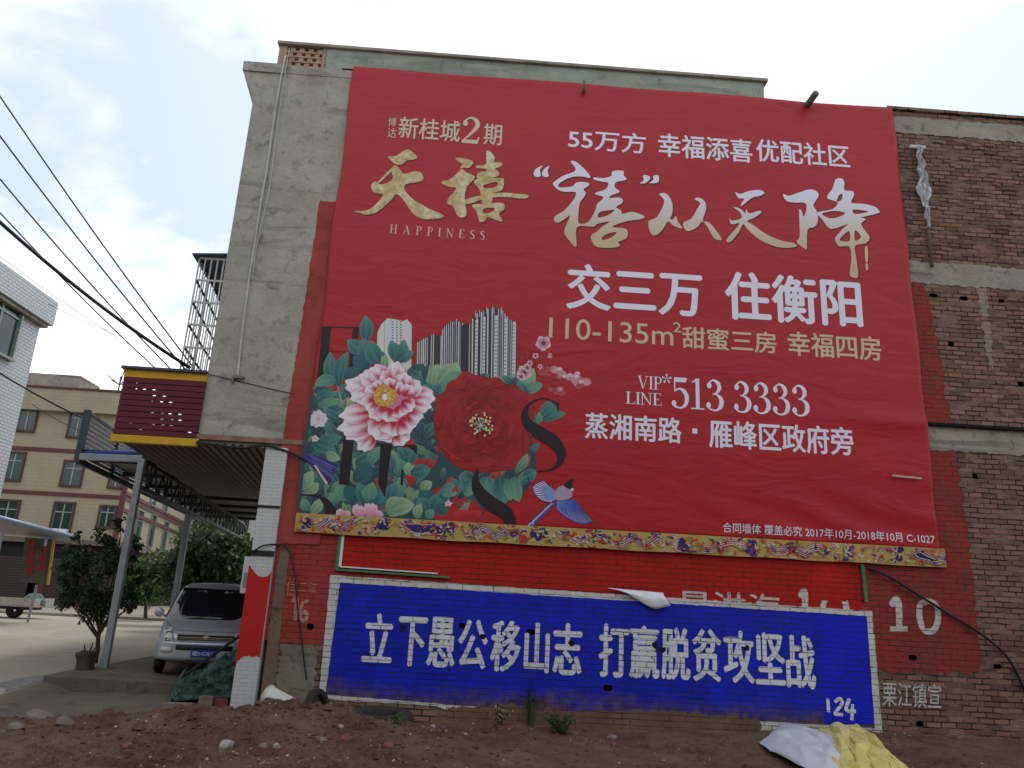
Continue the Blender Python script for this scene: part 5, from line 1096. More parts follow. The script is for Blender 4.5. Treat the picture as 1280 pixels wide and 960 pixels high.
van.rotation_euler.z = rad(15)
HS = 0.98
st_ = [(0.0, .34, .68, .64, .64), (.05, .28, .78, .77, .74), (.16, .24, .85, .83, .76), (.36, .22, .91, .87, .78), (.62, .22, .97, .88, .79), (.92, .22, 1.25, .88, .73), (1.26, .22, 1.56, .88, .67), (1.42, .22, 1.64, .88, .65), (2.0, .22, 1.70, .88, .645), (3.0, .22, 1.71, .88, .645), (3.8, .22, 1.66, .87, .64), (4.15, .24, 1.55, .85, .62), (4.25, .3, 1.3, .80, .6)]
vb = MB(); ring = None; R_ = []
for (y, zb, zt, hw, tw) in st_:
    belt = min(0.95, zt-.10); half = [(0, zb), (hw*.7, zb), (hw*.96, zb+.05), (hw, zb+.16), (hw, (zb+belt)/2), (hw*.985, belt), (hw*.985+(tw-hw*.985)*.5, belt+(zt-belt)*.5), (tw+.02, zt-.05*min(1, (zt-belt)*2)), (tw*.85, zt-.01), (tw*.45, zt+.01), (0, zt+.015)]
    R_.append([(x, y, z) for x, z in half]+[(-x, y, z) for x, z in half[-2:0:-1]])
n = len(R_[0]); vb.add([p for r_ in R_ for p in r_], [(i*n+k, (i+1)*n+k, (i+1)*n+(k+1) % n, i*n+(k+1) % n) for i in range(len(R_)-1) for k in range(n)]+[tuple(range(n)), tuple(range((len(R_)-1)*n+n-1, (len(R_)-1)*n-1, -1))])
bo_ = vb.build('body', M['silver'], van, smooth=True, local=True); ss = bo_.modifiers.new('sub', 'SUBSURF'); ss.levels = 2; ss.render_levels = 2
def vpatch(name, rows, mat, parent=van, thick=0.012, smooth=True):
    m = MB(); nc = len(rows[0]); m.add([p for r_ in rows for p in r_], [(j*nc+i, j*nc+i+1, (j+1)*nc+i+1, (j+1)*nc+i) for j in range(len(rows)-1) for i in range(nc-1)])
    o = m.build(name, mat, parent, smooth=smooth, local=True); s_ = o.modifiers.new('thickness', 'SOLIDIFY'); s_.thickness = thick; s_.offset = 0; return o
rows = []
for j in range(7):
    t = j/6; hw = .755-.135*t; rows.append([(hw*u, .62+.62*t+.10*u*u-.035, 1.005+.58*t-.03*u*u*(1-t)) for u in [k/5-1 for k in range(11)]])
ws = vpatch('windscreen', rows, M['glass'])
MB().bar((-.35, .59, 1.01), (.25, .71, 1.12), .02).bar((.15, .59, 1.01), (.62, .74, 1.11), .02).build('wipers', M['black'], ws, local=True)
t = MB(); v, f, _ = glyphs('—平安是福—', 0.0); t.add([(-.36+.72*a, 1.128+.06*b, 1.515+.05*b) for a, b in v], f); t.build('windscreen_lettering', M['platewhite'], ws, local=True)
bpy.context.view_layer.update()
from mathutils.bvhtree import BVHTree
_bv = BVHTree.FromObject(bo_, bpy.context.evaluated_depsgraph_get())
def vy(x, z):
    h = _bv.ray_cast(Vector((x, -2, z)), Vector((0, 1, 0)), 6); return h[0].y if h[0] else 0.3
for sx in (-1, 1):
    rows = [[(sx*(.885-.0*t-.17*t), y, 1.0+.5*t) for y in (1.25+.3*t, 1.6+.1*t, 2.2)] for t in (0, .5, 1)]; vpatch('side_window', rows, M['glass'])
    hl_ = []
    for j in range(7):
        t = j/6; z = .575+.30*t; xi_ = .545+.06*t+.05*abs(t-.5); xo_ = .775-.03*(1-t)-.055*t*t*2
        hl_.append([(sx*(xi_+(xo_-xi_)*u), vy(sx*(xi_+(xo_-xi_)*u), z)-.012-.02*math.sin(math.pi*u)*math.sin(math.pi*t), z) for u in (0, .2, .4, .6, .8, 1)])
    h_ = vpatch('headlight', hl_, M['lamp'], thick=0.012)
    for zz_, rr_ in ((.765, .062), (.655, .055)): MB().lathe([(rr_*.25, -.03), (rr_*.8, -.038), (rr_, -.03), (rr_*1.02, .0)], (sx*.665, vy(sx*.665, zz_), zz_), 16, 'y').build('reflector', M['chrome'], h_, local=True, smooth=True)
    vpatch('fog_lamp', [[(sx*x, vy(sx*x, z)-.075, z) for x in (.56, .64, .72, .76)] for z in (.43, .47, .52)], M['lamp'])
    mr = MB(); mr.add([(sx*.98+.09*math.cos(a)*c, .95+.045*s_, 1.10+.09*math.sin(a)*c) for s_, c in ((-1, .5), (-.6, .95), (.6, 1), (1, .8)) for a in [k*math.pi/6 for k in range(12)]], [(i*12+k, i*12+(k+1) % 12, (i+1)*12+(k+1) % 12, (i+1)*12+k) for i in range(3) for k in range(12)]+[tuple(range(11, -1, -1)), tuple(range(36, 48))]); mr.bar((sx*.86, .97, 1.03), (sx*.93, .96, 1.08), .04)
    mr.build('mirror', M['silver'], van, smooth=True, local=True)
    for yy in (.72, 3.35):
        w_ = MB().lathe([(.14, -.085), (.22, -.09), (.285, -.07), (.30, -.03), (.30, .03), (.285, .07), (.22, .09), (.14, .085)], (sx*.80, yy, .30), 24, 'x').build('wheel', M['tyre'], van, smooth=True, local=True)
        MB().lathe([(0.001, sx*.06), (.05, sx*.065), (.14, sx*.05), (.195, sx*.085), (.21, sx*.08)], (sx*.80, yy, .30), 24, 'x').build('rim', M['galv'], w_, smooth=True, local=True)
sm2 = MB()
def seam(pts, r_=.006): MB().tube(pts, r_, 5).build('panel_gap', M['black'], van, local=True)
seam([(x_, vy(x_, .80+.02*abs(x_))-.001, .80+.02*abs(x_)) for x_ in [k/8-.625 for k in range(11)]])
for sx in (-1, 1): seam([(sx*x_, vy(sx*x_, z_)-.001, z_) for x_, z_ in ((.60, .83), (.66, .87), (.72, .905), (.76, .935), (.78, .955))])
seam([(x_, -.066+.16*(x_/.84)**4, .612) for x_ in [k/6*.8-.8 for k in range(13)]], .007)
for sx in (-1, 1):
    for yy in (1.05, 2.0): seam([(sx*.885, yy, z_) for z_ in (.3, .5, .7, .9)], .006)
gr = MB().box((-.50, -.035, .655), (.50, .03, .745)).build('grille', M['blacksteel'], van, local=True, bevel=.01)
MB().box((-.52, -.05, .745), (.52, -.0, .765)).box((-.48, -.045, .695), (.48, -.03, .708)).box((-.46, -.045, .668), (.46, -.03, .677)).build('chrome_bars', M['chrome'], gr, local=True)
MB().add([(-.07, -.055, .71), (0, -.055, .675), (.07, -.055, .71), (0, -.055, .745), (-.07, -.035, .71), (0, -.035, .675), (.07, -.035, .71), (0, -.035, .745)], [(0, 1, 2, 3), (0, 4, 5, 1), (1, 5, 6, 2), (2, 6, 7, 3), (3, 7, 4, 0)]).build('emblem', M['chrome'], gr, local=True)
bu = MB(); 
rows = [[(.84*u, -.055+.16*u**4+.02*(z-.45)**2, z) for u in [k/6-1 for k in range(13)]] for z in (.30, .36, .44, .52, .58, .615)]
vpatch('bumper', rows, M['silver'], thick=.05)
vpatch('lower_intake', [[(.50*u, -.085+.03*u**4, z) for u in (-1, -.5, 0, .5, 1)] for z in (.475, .565)], M['blacksteel'], thick=.02)
pl = MB().box((-.225, -.108, .36), (.225, -.098, .485)).build('number_plate', M['plate'], van, local=True, bevel=.004)
t = MB(); v, f, _ = glyphs('湘D·K761B', 0.012); t.add([(-.205+.41*a, -.1095, .38+.085*b) for a, b in v], f); t.build('plate_lettering', M['platewhite'], pl, local=True)

# green tarpaulin heap with a dark board
k_ = MN('dark_green_tarpaulin', 0.42, 0.45); p_k = k_.pos(); nz_k = k_.noise(p_k, 3.2, 4, .6, 1.5); k_.col(k_.mix(k_.ramp(nz_k, .35, .65), (0.018, 0.048, 0.036, 1), (0.040, 0.095, 0.072, 1)))
vk = k_.n.new('ShaderNodeTexVoronoi'); vk.inputs['Scale'].default_value = 5.5; k_.link(p_k, vk.inputs['Vector']); k_.bump(k_.math('ADD', vk.outputs['Distance'], k_.math('MULTIPLY', nz_k, 1.2)), 1.0, 0.10); M['tarpg'] = k_.m
tg = MB(); ni, nj = 90, 60; tx0, tx1, ty0, ty1 = -5.08, -3.72, 0.75, 1.85
def fold(x, y): return (1-abs(noise.noise((x*2.1+y*.8, y*1.7, 1.5)))*2)*.55+(1-abs(noise.noise((x*5.2-y*2, y*4+x, 4)))*2)*.30+noise.noise((x*11, y*9, 8))*.10
for j in range(nj+1):
    for i in range(ni+1):
        u, v_ = i/ni, j/nj; x = tx0+(tx1-tx0)*u; y = ty0+(ty1-ty0)*v_
        pr_ = min(1, math.sin(math.pi*min(1, .01+v_*1.0))**.45)*min(1, (u/.14)**.7)
        h = (0.42+0.42*smooth01(u*1.2-.15))*pr_; z = -.29+max(0, h+.30*fold(x, y)*pr_-.07)
        tg.v.append((x+.07*noise.noise((x*5, z*5, 9)), y-.12*h+.09*noise.noise((x*4, z*4, 2)), z)); tg.c.append((1,)*4)
tg.f = [(j*(ni+1)+i, j*(ni+1)+i+1, (j+1)*(ni+1)+i+1, (j+1)*(ni+1)+i) for j in range(nj) for i in range(ni)]; tg.mi = [0]*len(tg.f)
tag(tg.build('tarpaulin_heap', M['tarpg'], smooth=True), 'crumpled dark green tarpaulin heap in front of the van beside the column', 'tarpaulin')
a, b = W(304, 792, .55), W(228, 846, .62); tag(MB().bar(a, b, 0.10, 0.03).build('dark_board', M['blacksteel']), 'dark board slanting over the green tarpaulin heap', 'board')

# ================================================================ TREES AND PLANTS
M['bark'] = plain('bark', (0.075, 0.058, 0.045, 1), 0.9, var=0.4)
M['leafdark'] = leaf_mat('dark_leaves', (0.022, 0.038, 0.016, 1), (0.060, 0.090, 0.034, 1))
M['leafmid'] = leaf_mat('mid_green_leaves', (0.030, 0.060, 0.018, 1), (0.085, 0.14, 0.042, 1))
M['leafbright'] = leaf_mat('bright_leaves', (0.05, 0.09, 0.025, 1), (0.15, 0.22, 0.06, 1))
def limb(mb, p, q, r0, r1, wob=.06, n=6):
    pts = []; p = Vector(p); q = Vector(q); l = (q-p).length
    for k in range(n+1):
        t = k/n; d = Vector((noise.noise((p.x*3+t*2, p.y, q.z)), noise.noise((p.y*3, t*2, q.x)), 0))*wob*l*math.sin(math.pi*t); pts.append(p.lerp(q, t)+d)
    mb.tube(pts, [r0+(r1-r0)*k/n for k in range(n+1)], 7); return pts
def tree(name, base, top, clumps, nleaf, lsize, mat, label, trunk_r, group=None, cat='tree', fork=None, seed=1):
    Rr = random.Random(seed); base = Vector(base); root = empty(name, base, label, cat, group)
    tk = MB(); fk = Vector(fork) if fork else base.lerp(Vector(top), .4)
    limb(tk, base, fk, trunk_r, trunk_r*.75)
    for c, r_ in clumps: 
        limb(tk, fk+Vector((Rr.uniform(-.02, .02), 0, Rr.uniform(-.1, .1))), Vector(c), trunk_r*.5, trunk_r*.12)
        for k in range(3): limb(tk, Vector(c).lerp(fk, .4), Vector(c)+Vector((Rr.uniform(-1, 1), Rr.uniform(-1, 1), Rr.uniform(-.2, 1)))*r_*.8, trunk_r*.2, trunk_r*.05, n=4)
    tk.build('trunk', M['bark'], root, smooth=True)
    lf = MB(); tot = sum(r_**2.2 for _, r_ in clumps)
    for c, r_ in clumps:
        c = Vector(c); subs = []
        for k in range(max(5, int(10*r_/max(.2, lsize*6)))):
            d = Vector((Rr.gauss(0, 1), Rr.gauss(0, 1), Rr.gauss(0, 1))).normalized()*r_*Rr.random()**.4; subs.append((c+Vector((d.x, d.y, d.z*.85)), r_*Rr.uniform(.2, .45)))
        for k in range(int(nleaf*r_**2.2/tot)):
            sc_, sr = Rr.choice(subs); d = Vector((Rr.gauss(0, 1), Rr.gauss(0, 1), Rr.gauss(0, .8))); p = sc_+d*sr*.55
            nrm = Vector((Rr.gauss(0, .8), Rr.gauss(0, .8), Rr.uniform(.1, 1))).normalized(); a = nrm.orthogonal().normalized(); a.rotate(Matrix.Rotation(Rr.random()*6.28, 3, nrm)); b = nrm.cross(a)
            s_ = lsize*Rr.uniform(.5, 1.45); w_ = s_*.42; dr = Vector((0, 0, -.2*s_))
            lf.add([p, p+a*s_*.5+b*w_, p+a*s_+dr, p+a*s_*.5-b*w_], [(0, 1, 2, 3)])
    lf.build('crown', mat, root); return root
yT = 3.7; tb = G(119, 829); q = lambda px, py, y=yT: W(px, py, y)
tree('street_tree', (tb.x, tb.y, 0.0), q(130, 660), [(q(96, 748), .38), (q(130, 738), .46), (q(152, 705), .42), (q(108, 705), .44), (q(86, 722), .34), (q(138, 672), .30), (q(160, 682), .26), (q(93, 690), .24), (q(166, 735), .30), (q(122, 770), .30), (q(152, 655), .17), (q(82, 745), .24), (q(160, 760), .22), (q(98, 672), .15), (q(172, 712), .2)], 7800, .060, M['leafdark'], 'small dark leaved tree beside the front canopy post', 0.05, fork=q(124, 792), seed=4)
yS = 24.5; tb = W(182, 772, yS)
tree('street_tree', (tb.x, yS, 0.13), q(185, 690, yS), [(q(185, 730, yS), .9), (q(172, 740, yS), .75), (q(200, 735, yS), .75), (q(190, 705, yS), .75), (q(176, 715, yS), .6)], 2200, .2, M['leafbright'], 'small bright green tree with a thin trunk on the far pavement', 0.09, fork=q(182, 752, yS), seed=9)
for i, (px, yy, h, n_, lab, mt, cl) in enumerate([
    (218, 21.0, 690, 3200, 'leafy tree behind the canopy post left of the van', 'leafmid', [(205, 705, 1.1), (225, 690, 1.2), (232, 715, 1.2), (212, 720, 1.0), (195, 715, .8), (180, 708, .6)]),
    (252, 17.5, 680, 4200, 'dense dark tree above the roof of the van', 'leafdark', [(248, 705, 1.2), (262, 690, 1.1), (255, 725, 1.2), (240, 690, .9), (235, 722, 1.0), (270, 712, 1.0)]),
    (292, 19.0, 665, 3600, 'dense tree beside the tiled column with its top against the white far building', 'leafmid', [(288, 690, 1.1), (300, 680, 1.0), (275, 680, 1.0), (292, 712, 1.2), (310, 705, 1.0), (278, 722, 1.1)]),
    (262, 30.0, 650, 2200, 'tall narrow tree in front of the white far building', 'leafmid', [(260, 665, 1.2), (250, 675, 1.1), (258, 690, 1.3), (272, 700, 1.2)])]):
    gb = W(px, 770, yy); tree('street_tree', (gb.x, yy, 0.0), q(px, h, yy), [(q(a, b, yy)+Vector((0, random.uniform(-.4, .4), 0)), c) for a, b, c in cl], n_, .19, M[mt], lab, 0.13, fork=q(px, 748, yy), seed=20+i)
def weed(base, h, r_, n, mat, label, name='weed', seed=1, ls=.07):
    Rr = random.Random(seed); base = Vector(base); root = empty(name, base, label, 'plant'); stt = MB(); lf = MB()
    for k in range(n):
        a = Rr.random()*6.28; tip = base+Vector((math.cos(a)*r_*Rr.uniform(.2, 1), math.sin(a)*r_*.6*Rr.uniform(.2, 1), h*Rr.uniform(.5, 1)))
        b0 = base+Vector((Rr.uniform(-.3, .3)*r_, Rr.uniform(-.2, .2)*r_, -.02)); stt.tube([b0, b0.lerp(tip, .5)+Vector((0, 0, .05*h)), tip], [.006, .005, .002], 5)
        for j in range(9):
            p = b0.lerp(tip, Rr.uniform(.25, 1)); nrm = Vector((Rr.gauss(0, .6), Rr.gauss(0, .6), 1)).normalized(); aa = nrm.orthogonal().normalized(); aa.rotate(Matrix.Rotation(Rr.random()*6.28, 3, nrm)); bb_ = nrm.cross(aa); s_ = ls*Rr.uniform(.6, 1.3)
            lf.add([p, p+aa*s_*.5+bb_*s_*.28, p+aa*s_-Vector((0, 0, s_*.25)), p+aa*s_*.5-bb_*s_*.28], [(0, 1, 2, 3)])
    stt.build('stem', M['leafdark'], root); lf.build('leaves', mat, root); return root
def on_dirt(px, py):
    z = -0.2
    for _ in range(8): p = G(px, py, z); z = dz(p.x, p.y)
    return Vector((p.x, p.y, z))
p = on_dirt(88, 893); weed((p.x, p.y, p.z), .26, .22, 26, M['leafdark'], 'low dark green weed on the edge of the concrete at far left', seed=3)
weed(on_dirt(700, 916), .36, .38, 26, M['leafmid'], 'bushy green weed at the foot of the wall under the middle of the slogan', seed=5, ls=.06)
weed(W(663, 910, -.12), 1.0, .18, 9, M['leafdark'], 'tall thin weed growing up against the blue slogan panel', seed=6, ls=.05)
weed(on_dirt(494, 908), .16, .12, 12, M['leafbright'], 'tiny bright sprig growing in front of the half buried tyre', seed=7, ls=.05)
weed(on_dirt(625, 908), .34, .2, 12, plain('dry_straw', (0.30, 0.23, 0.13, 1), .9), 'dry straw coloured weed left of the bushy green weed', seed=8, ls=.05)

# ================================================================ DIRT BITS
M['stone'] = plain('rubble_stone', (0.22, 0.175, 0.15, 1), 0.9, var=0.3); M['brickbit'] = plain('broken_brick', (0.22, 0.09, 0.068, 1), 0.9, var=0.3); M['palestone'] = plain('pale_rubble', (0.40, 0.35, 0.32, 1), 0.9, var=0.2)
def rock(px, py, s, mat, label, seed, flat=.6, name='stone', group=None):
    Rr = random.Random(seed); p = on_dirt(px, py); bm = bmesh.new(); bmesh.ops.create_icosphere(bm, subdivisions=2, radius=1)
    pl_ = [(Vector((Rr.gauss(0, 1), Rr.gauss(0, 1), Rr.gauss(0, 1))).normalized(), Rr.uniform(.55, .9)) for _ in range(9)]
    for v in bm.verts:
        for n_, d in pl_:
            e = v.co.dot(n_)-d
            if e > 0: v.co -= n_*e
        v.co = Vector((v.co.x*s, v.co.y*s*.7, v.co.z*s*flat))
    me = bpy.data.meshes.new(name); bm.to_mesh(me); bm.free(); me.materials.append(mat)
    o = bpy.data.objects.new(name, me); o.location = (p.x, p.y, p.z+s*flat*.25); o.rotation_euler = (Rr.uniform(-.2, .2), Rr.uniform(-.2, .2), Rr.random()*6); C.objects.link(o); return tag(o, label, 'stone', group)
for i, (px, py, s, mt, lab) in enumerate([(285, 920, .12, 'palestone', 'whitish pointed stone on the dirt heap at lower left'), (403, 919, .10, 'stone', 'flat tan stone on the heap below the left edge of the blue panel'), (431, 923, .12, 'brickbit', 'chunk of red brick on the heap below the left corner of the blue panel'), (486, 929, .11, 'brickbit', 'flat broken brick on the bare dirt below the half buried tyre'), (542, 907, .06, 'palestone', 'small pale pebble near the foot of the wall right of the tyre'), (425, 912, .05, 'palestone', 'little white pebble just above the red brick chunk'), (80, 905, .13, 'stone', 'grey stone at the left among rubble near the dark weed'), (20, 912, .15, 'stone', 'large grey rubble stone at the far left edge'), (48, 898, .22, 'stone', 'flat broken concrete slab at the left edge of the dirt'), (350, 905, .07, 'palestone', 'pale stone on top of the heap below the white bucket'), (330, 935, .09, 'stone', 'grey stone low on the heap near the bottom left'), (195, 897, .09, 'stone', 'tan stone on the rim of the dirt left of the column'), (160, 935, .08, 'brickbit', 'reddish stone in the dirt at the bottom left'), (765, 923, .09, 'stone', 'grey stone in the dirt below the bushy weed'), (1050, 930, .06, 'brickbit', 'brick fragment beside the yellow sheet')]):
    rock(px, py, s, M[mt], lab, i+1, .45 if 'flat' in lab else .65)
Rg = random.Random(33); gvl = MB()
for k in range(2200):
    x = Rg.uniform(-7.5, 8.5) if Rg.random() < .4 else Rg.gauss(-2.6, 1.7); y = Rg.uniform(-5.2, -.1); z = dz(x, y); s = Rg.choice((.008, .012, .016, .024, .035))*Rg.uniform(.7, 1.2)
    if x < -3.4 and z < -.36: continue
    dirs = [Vector((Rg.uniform(.6, 1), 0, 0)), Vector((0, Rg.uniform(.6, 1), 0)), Vector((-Rg.uniform(.6, 1), 0, .1)), Vector((0, -Rg.uniform(.6, 1), 0)), Vector((.1, 0, Rg.uniform(.5, .9))), Vector((0, 0, -.6))]
    a = Rg.random()*6; rm = Matrix.Rotation(a, 3, 'Z'); c = Vector((x, y, z+s*.2))
    gvl.add([c+(rm @ d)*s for d in dirs], [(0, 1, 4), (1, 2, 4), (2, 3, 4), (3, 0, 4), (1, 0, 5), (2, 1, 5), (3, 2, 5), (0, 3, 5)], mi=Rg.choice((0, 0, 0, 1, 3, 3, 3, 3, 3, 2, 2 if s < .03 else 3)))
tag(gvl.build('gravel', [M['stone'], M['brickbit'], M['palestone'], M['dirt']]), kind='stuff')
cl_ = MB()
for k in range(3200):
    x = Rg.uniform(-6.5, 7.5) if Rg.random() < .35 else Rg.gauss(-2.6, 1.6); y = Rg.uniform(-5, -.25); z = dz(x, y); s = Rg.uniform(.015, .05)*(2.2 if Rg.random() < .08 else 1)
    if z < -.40: continue
    n_ = 7; c = Vector((x, y, z)); top = [c+Vector((s*.55*math.cos(q*.9)*Rg.uniform(.6, 1.1), s*.55*math.sin(q*.9)*Rg.uniform(.6, 1.1), s*Rg.uniform(.4, .75))) for q in range(n_)]; bot = [c+Vector((s*math.cos(q*.9)*Rg.uniform(.8, 1.2), s*math.sin(q*.9)*Rg.uniform(.8, 1.2), -s*.2)) for q in range(n_)]
    cl_.add(bot+top, [(q, (q+1) % n_, (q+1) % n_+n_, q+n_) for q in range(n_)]+[tuple(range(n_, 2*n_))])
tag(cl_.build('dirt_clods', M['dirt']), kind='stuff')
# debris by the column
for i, (px, py, wd, mt, lab) in enumerate([(258, 880, .12, 'stone', 'grey block left of the small brick pile at the column foot'), (276, 880, .13, 'brickbit', 'broken dark brick at the foot of the column'), (292, 877, .10, 'brickbit', 'smaller brick leaning at the foot of the column'), (222, 884, .24, 'stone', 'low grey concrete block on the apron left of the bricks')]):
    p = G(px, py, -.27); o = MB().box((p.x-wd, p.y-.08, -.30), (p.x+wd, p.y+.06, -.30+(.10 if wd > .2 else .16))).build('rubble_block', M[mt], bevel=.012); tag(o, lab, 'block')
# stump on the kerb
a = G(105, 838); sk = MB(); Rr = random.Random(2)
sk.lathe([(.17, -.05), (.15, .02), (.145, .10), (.14, .20), (.15, .30), (.14, .34), (.001, .31)], (a.x, a.y, 0), 14)
sk.v = [(x+.07*noise.noise((x*9, y*9, z*5)), y+.07*noise.noise((y*9, z*5, x*9)), z+(.08*noise.noise((x*20, y*20, 1)) if z > .3 else 0)) for x, y, z in sk.v]
stp_ = empty('tree_stump', (a.x, a.y, 0), 'short jagged tree stump on the kerb left of the canopy post', 'stump'); sk.build('stump', M['bark'], stp_, smooth=True)
sp_ = MB(); [sp_.tube([(a.x+d, a.y, .3), (a.x+d*1.6, a.y, .3+h)], [.025, .008], 5) for d, h in ((-.05, .16), (.04, .2), (.08, .12))]; sp_.build('splinters', M['bark'], stp_)
# white bucket, pipe mouth, tyre
M['bucket'] = plain('white_plastic', (0.62, 0.62, 0.56, 1), 0.4, var=0.15)
p = W(334, 871, -.42); bk_ = empty('white_bucket', (p.x, p.y, p.z), 'white plastic bucket lying on its side at the foot of the brick wall', 'bucket'); bk_.rotation_euler = (0, rad(14), rad(-18))
MB().lathe([(.165, 0), (.175, 0), (.175, .03), (.165, .04), (.13, .46), (.001, .47), (.001, .45), (.12, .44), (.155, .02), (.165, 0)], (0, 0, 0), 24, 'x').build('pail', M['bucket'], bk_, smooth=True, local=True)
MB().lathe([(.178, -.008), (.186, 0), (.186, .022), (.178, .03)], (0, 0, 0), 24, 'x').build('rim', plain('yellowed_rim', (0.5, 0.47, 0.36, 1)), bk_, smooth=True, local=True)
p = W(401, 866, -.2); tr2 = MB(); n1, n2 = 40, 12
def torus(mb, c, R0, r0, rot, tread=0):
    for i in range(n1):
        for j in range(n2):
            t = 2*math.pi*i/n1; s_ = 2*math.pi*j/n2; cs = math.copysign(abs(math.cos(s_))**.6, math.cos(s_)); sn = math.copysign(abs(math.sin(s_))**.6, math.sin(s_))
            rr_ = R0+r0*cs*1.0+(tread*(i % 2) if cs > .4 else 0); mb.v.append(tuple(Vector(c)+rot @ Vector((rr_*math.cos(t), rr_*math.sin(t), r0*1.15*sn)))); mb.c.append((1,)*4)
    mb.f += [(i*n2+j, ((i+1) % n1)*n2+j, ((i+1) % n1)*n2+(j+1) % n2, i*n2+(j+1) % n2) for i in range(n1) for j in range(n2)]; mb.mi = [0]*len(mb.f)
n1 = 24; torus(tr2, (p.x+.0, p.y-.02, p.z-.24), .26, .055, Matrix.Rotation(rad(70), 3, 'Y') @ Matrix.Rotation(rad(20), 3, 'X'))
tag(tr2.build('old_small_tyre', M['dustytyre'], smooth=True), 'small black tyre propped at the lower left corner of the blue panel', 'tyre')
n1 = 64; p = W(474, 897, -.55); tr3 = MB(); torus(tr3, (p.x, -.48, p.z-.06), .38, .13, Matrix.Rotation(rad(4), 3, 'X'), .018)
tag(tr3.build('buried_tyre', M['dustytyre'], smooth=True), 'black ribbed tyre lying half buried under the lower left of the blue panel', 'tyre')
# silver sheet and yellow sheet bottom right
def crumple(name, corners, mat, label, amp, seed, nx__=8, ny__=5, lift=0.0, fold=1.0):
    A, B, Cc, Dd = [Vector(c) for c in corners]; Rr = random.Random(int(seed*10)); m = MB(); sub = 5
    nx__ = int(nx__*fold); ny__ = int(ny__*fold); P = []
    for j in range(ny__+1):
        for i in range(nx__+1):
            u = i/nx__+(Rr.uniform(-.33, .33)/nx__ if 0 < i < nx__ else 0); v_ = j/ny__+(Rr.uniform(-.33, .33)/ny__ if 0 < j < ny__ else 0)
            p = A.lerp(B, u).lerp(Dd.lerp(Cc, u), v_); e = math.sin(math.pi*min(1, max(0, u)))**.5*math.sin(math.pi*min(1, max(0, v_)))**.5
            P.append(p+Vector((Rr.uniform(-.05, .05), Rr.uniform(-.05, .05), lift*e+amp*Rr.uniform(0, .55)*(.25+.75*e)+.015)))
    def cr(i, j): return P[j*(nx__+1)+i]
    W_, H_ = nx__*sub, ny__*sub
    for J in range(H_+1):
        for I in range(W_+1):
            i = min(I//sub, nx__-1); j = min(J//sub, ny__-1); fx = I/sub-i; fy = J/sub-j
            a, b, c, d = cr(i, j), cr(i+1, j), cr(i+1, j+1), cr(i, j+1)
            if (i+j) % 2: p = a+(b-a)*fx+(c-b)*fy if fx > fy else a+(d-a)*fy+(c-d)*fx
            else: p = a+(b-a)*fx+(d-a)*fy if fx+fy < 1 else c+(d-c)*(1-fx)+(b-c)*(1-fy)
            m.v.append((p.x, p.y, p.z+.018*noise.noise((p.x*9, p.y*9, seed)))); m.c.append((1,)*4)
    m.f = [q for J in range(H_) for I in range(W_) for q in (((J*(W_+1)+I, J*(W_+1)+I+1, (J+1)*(W_+1)+I+1), (J*(W_+1)+I, (J+1)*(W_+1)+I+1, (J+1)*(W_+1)+I)) if (I//sub+J//sub) % 2 else ((J*(W_+1)+I, J*(W_+1)+I+1, (J+1)*(W_+1)+I), (J*(W_+1)+I+1, (J+1)*(W_+1)+I+1, (J+1)*(W_+1)+I)))]; m.mi = [0]*len(m.f)
    o = m.build(name, mat, smooth=True); o.modifiers.new('thickness', 'SOLIDIFY').thickness = .003; return tag(o, label, 'sheet')
M['silversheet'] = plain('silver_grey_sheet', (0.64, 0.67, 0.71, 1), 0.38, 0.1, 0.5, .12); M['yellowsheet'] = plain('pale_yellow_sheet', (0.66, 0.58, 0.20, 1), 0.5, var=.2)
od = lambda px, py, up=0: on_dirt(px, py)+Vector((0, 0, up))
crumple('yellow_sheet', [od(1010, 920, .05), od(1075, 918, .10), od(1155, 985, .0), od(1050, 975, .0)], M['yellowsheet'], 'crumpled pale yellow plastic sheet on the dirt behind the silver sheet', .30, 3.3, lift=.10, fold=1.9)
crumple('silver_sheet', [od(950, 932, .0), od(985, 915, .10), od(1085, 955, .05), od(1045, 985, 0)], M['silversheet'], 'crumpled silver grey sheet lying on the dirt in front of the yellow sheet', .26, 1.2, lift=.10, fold=1.1)

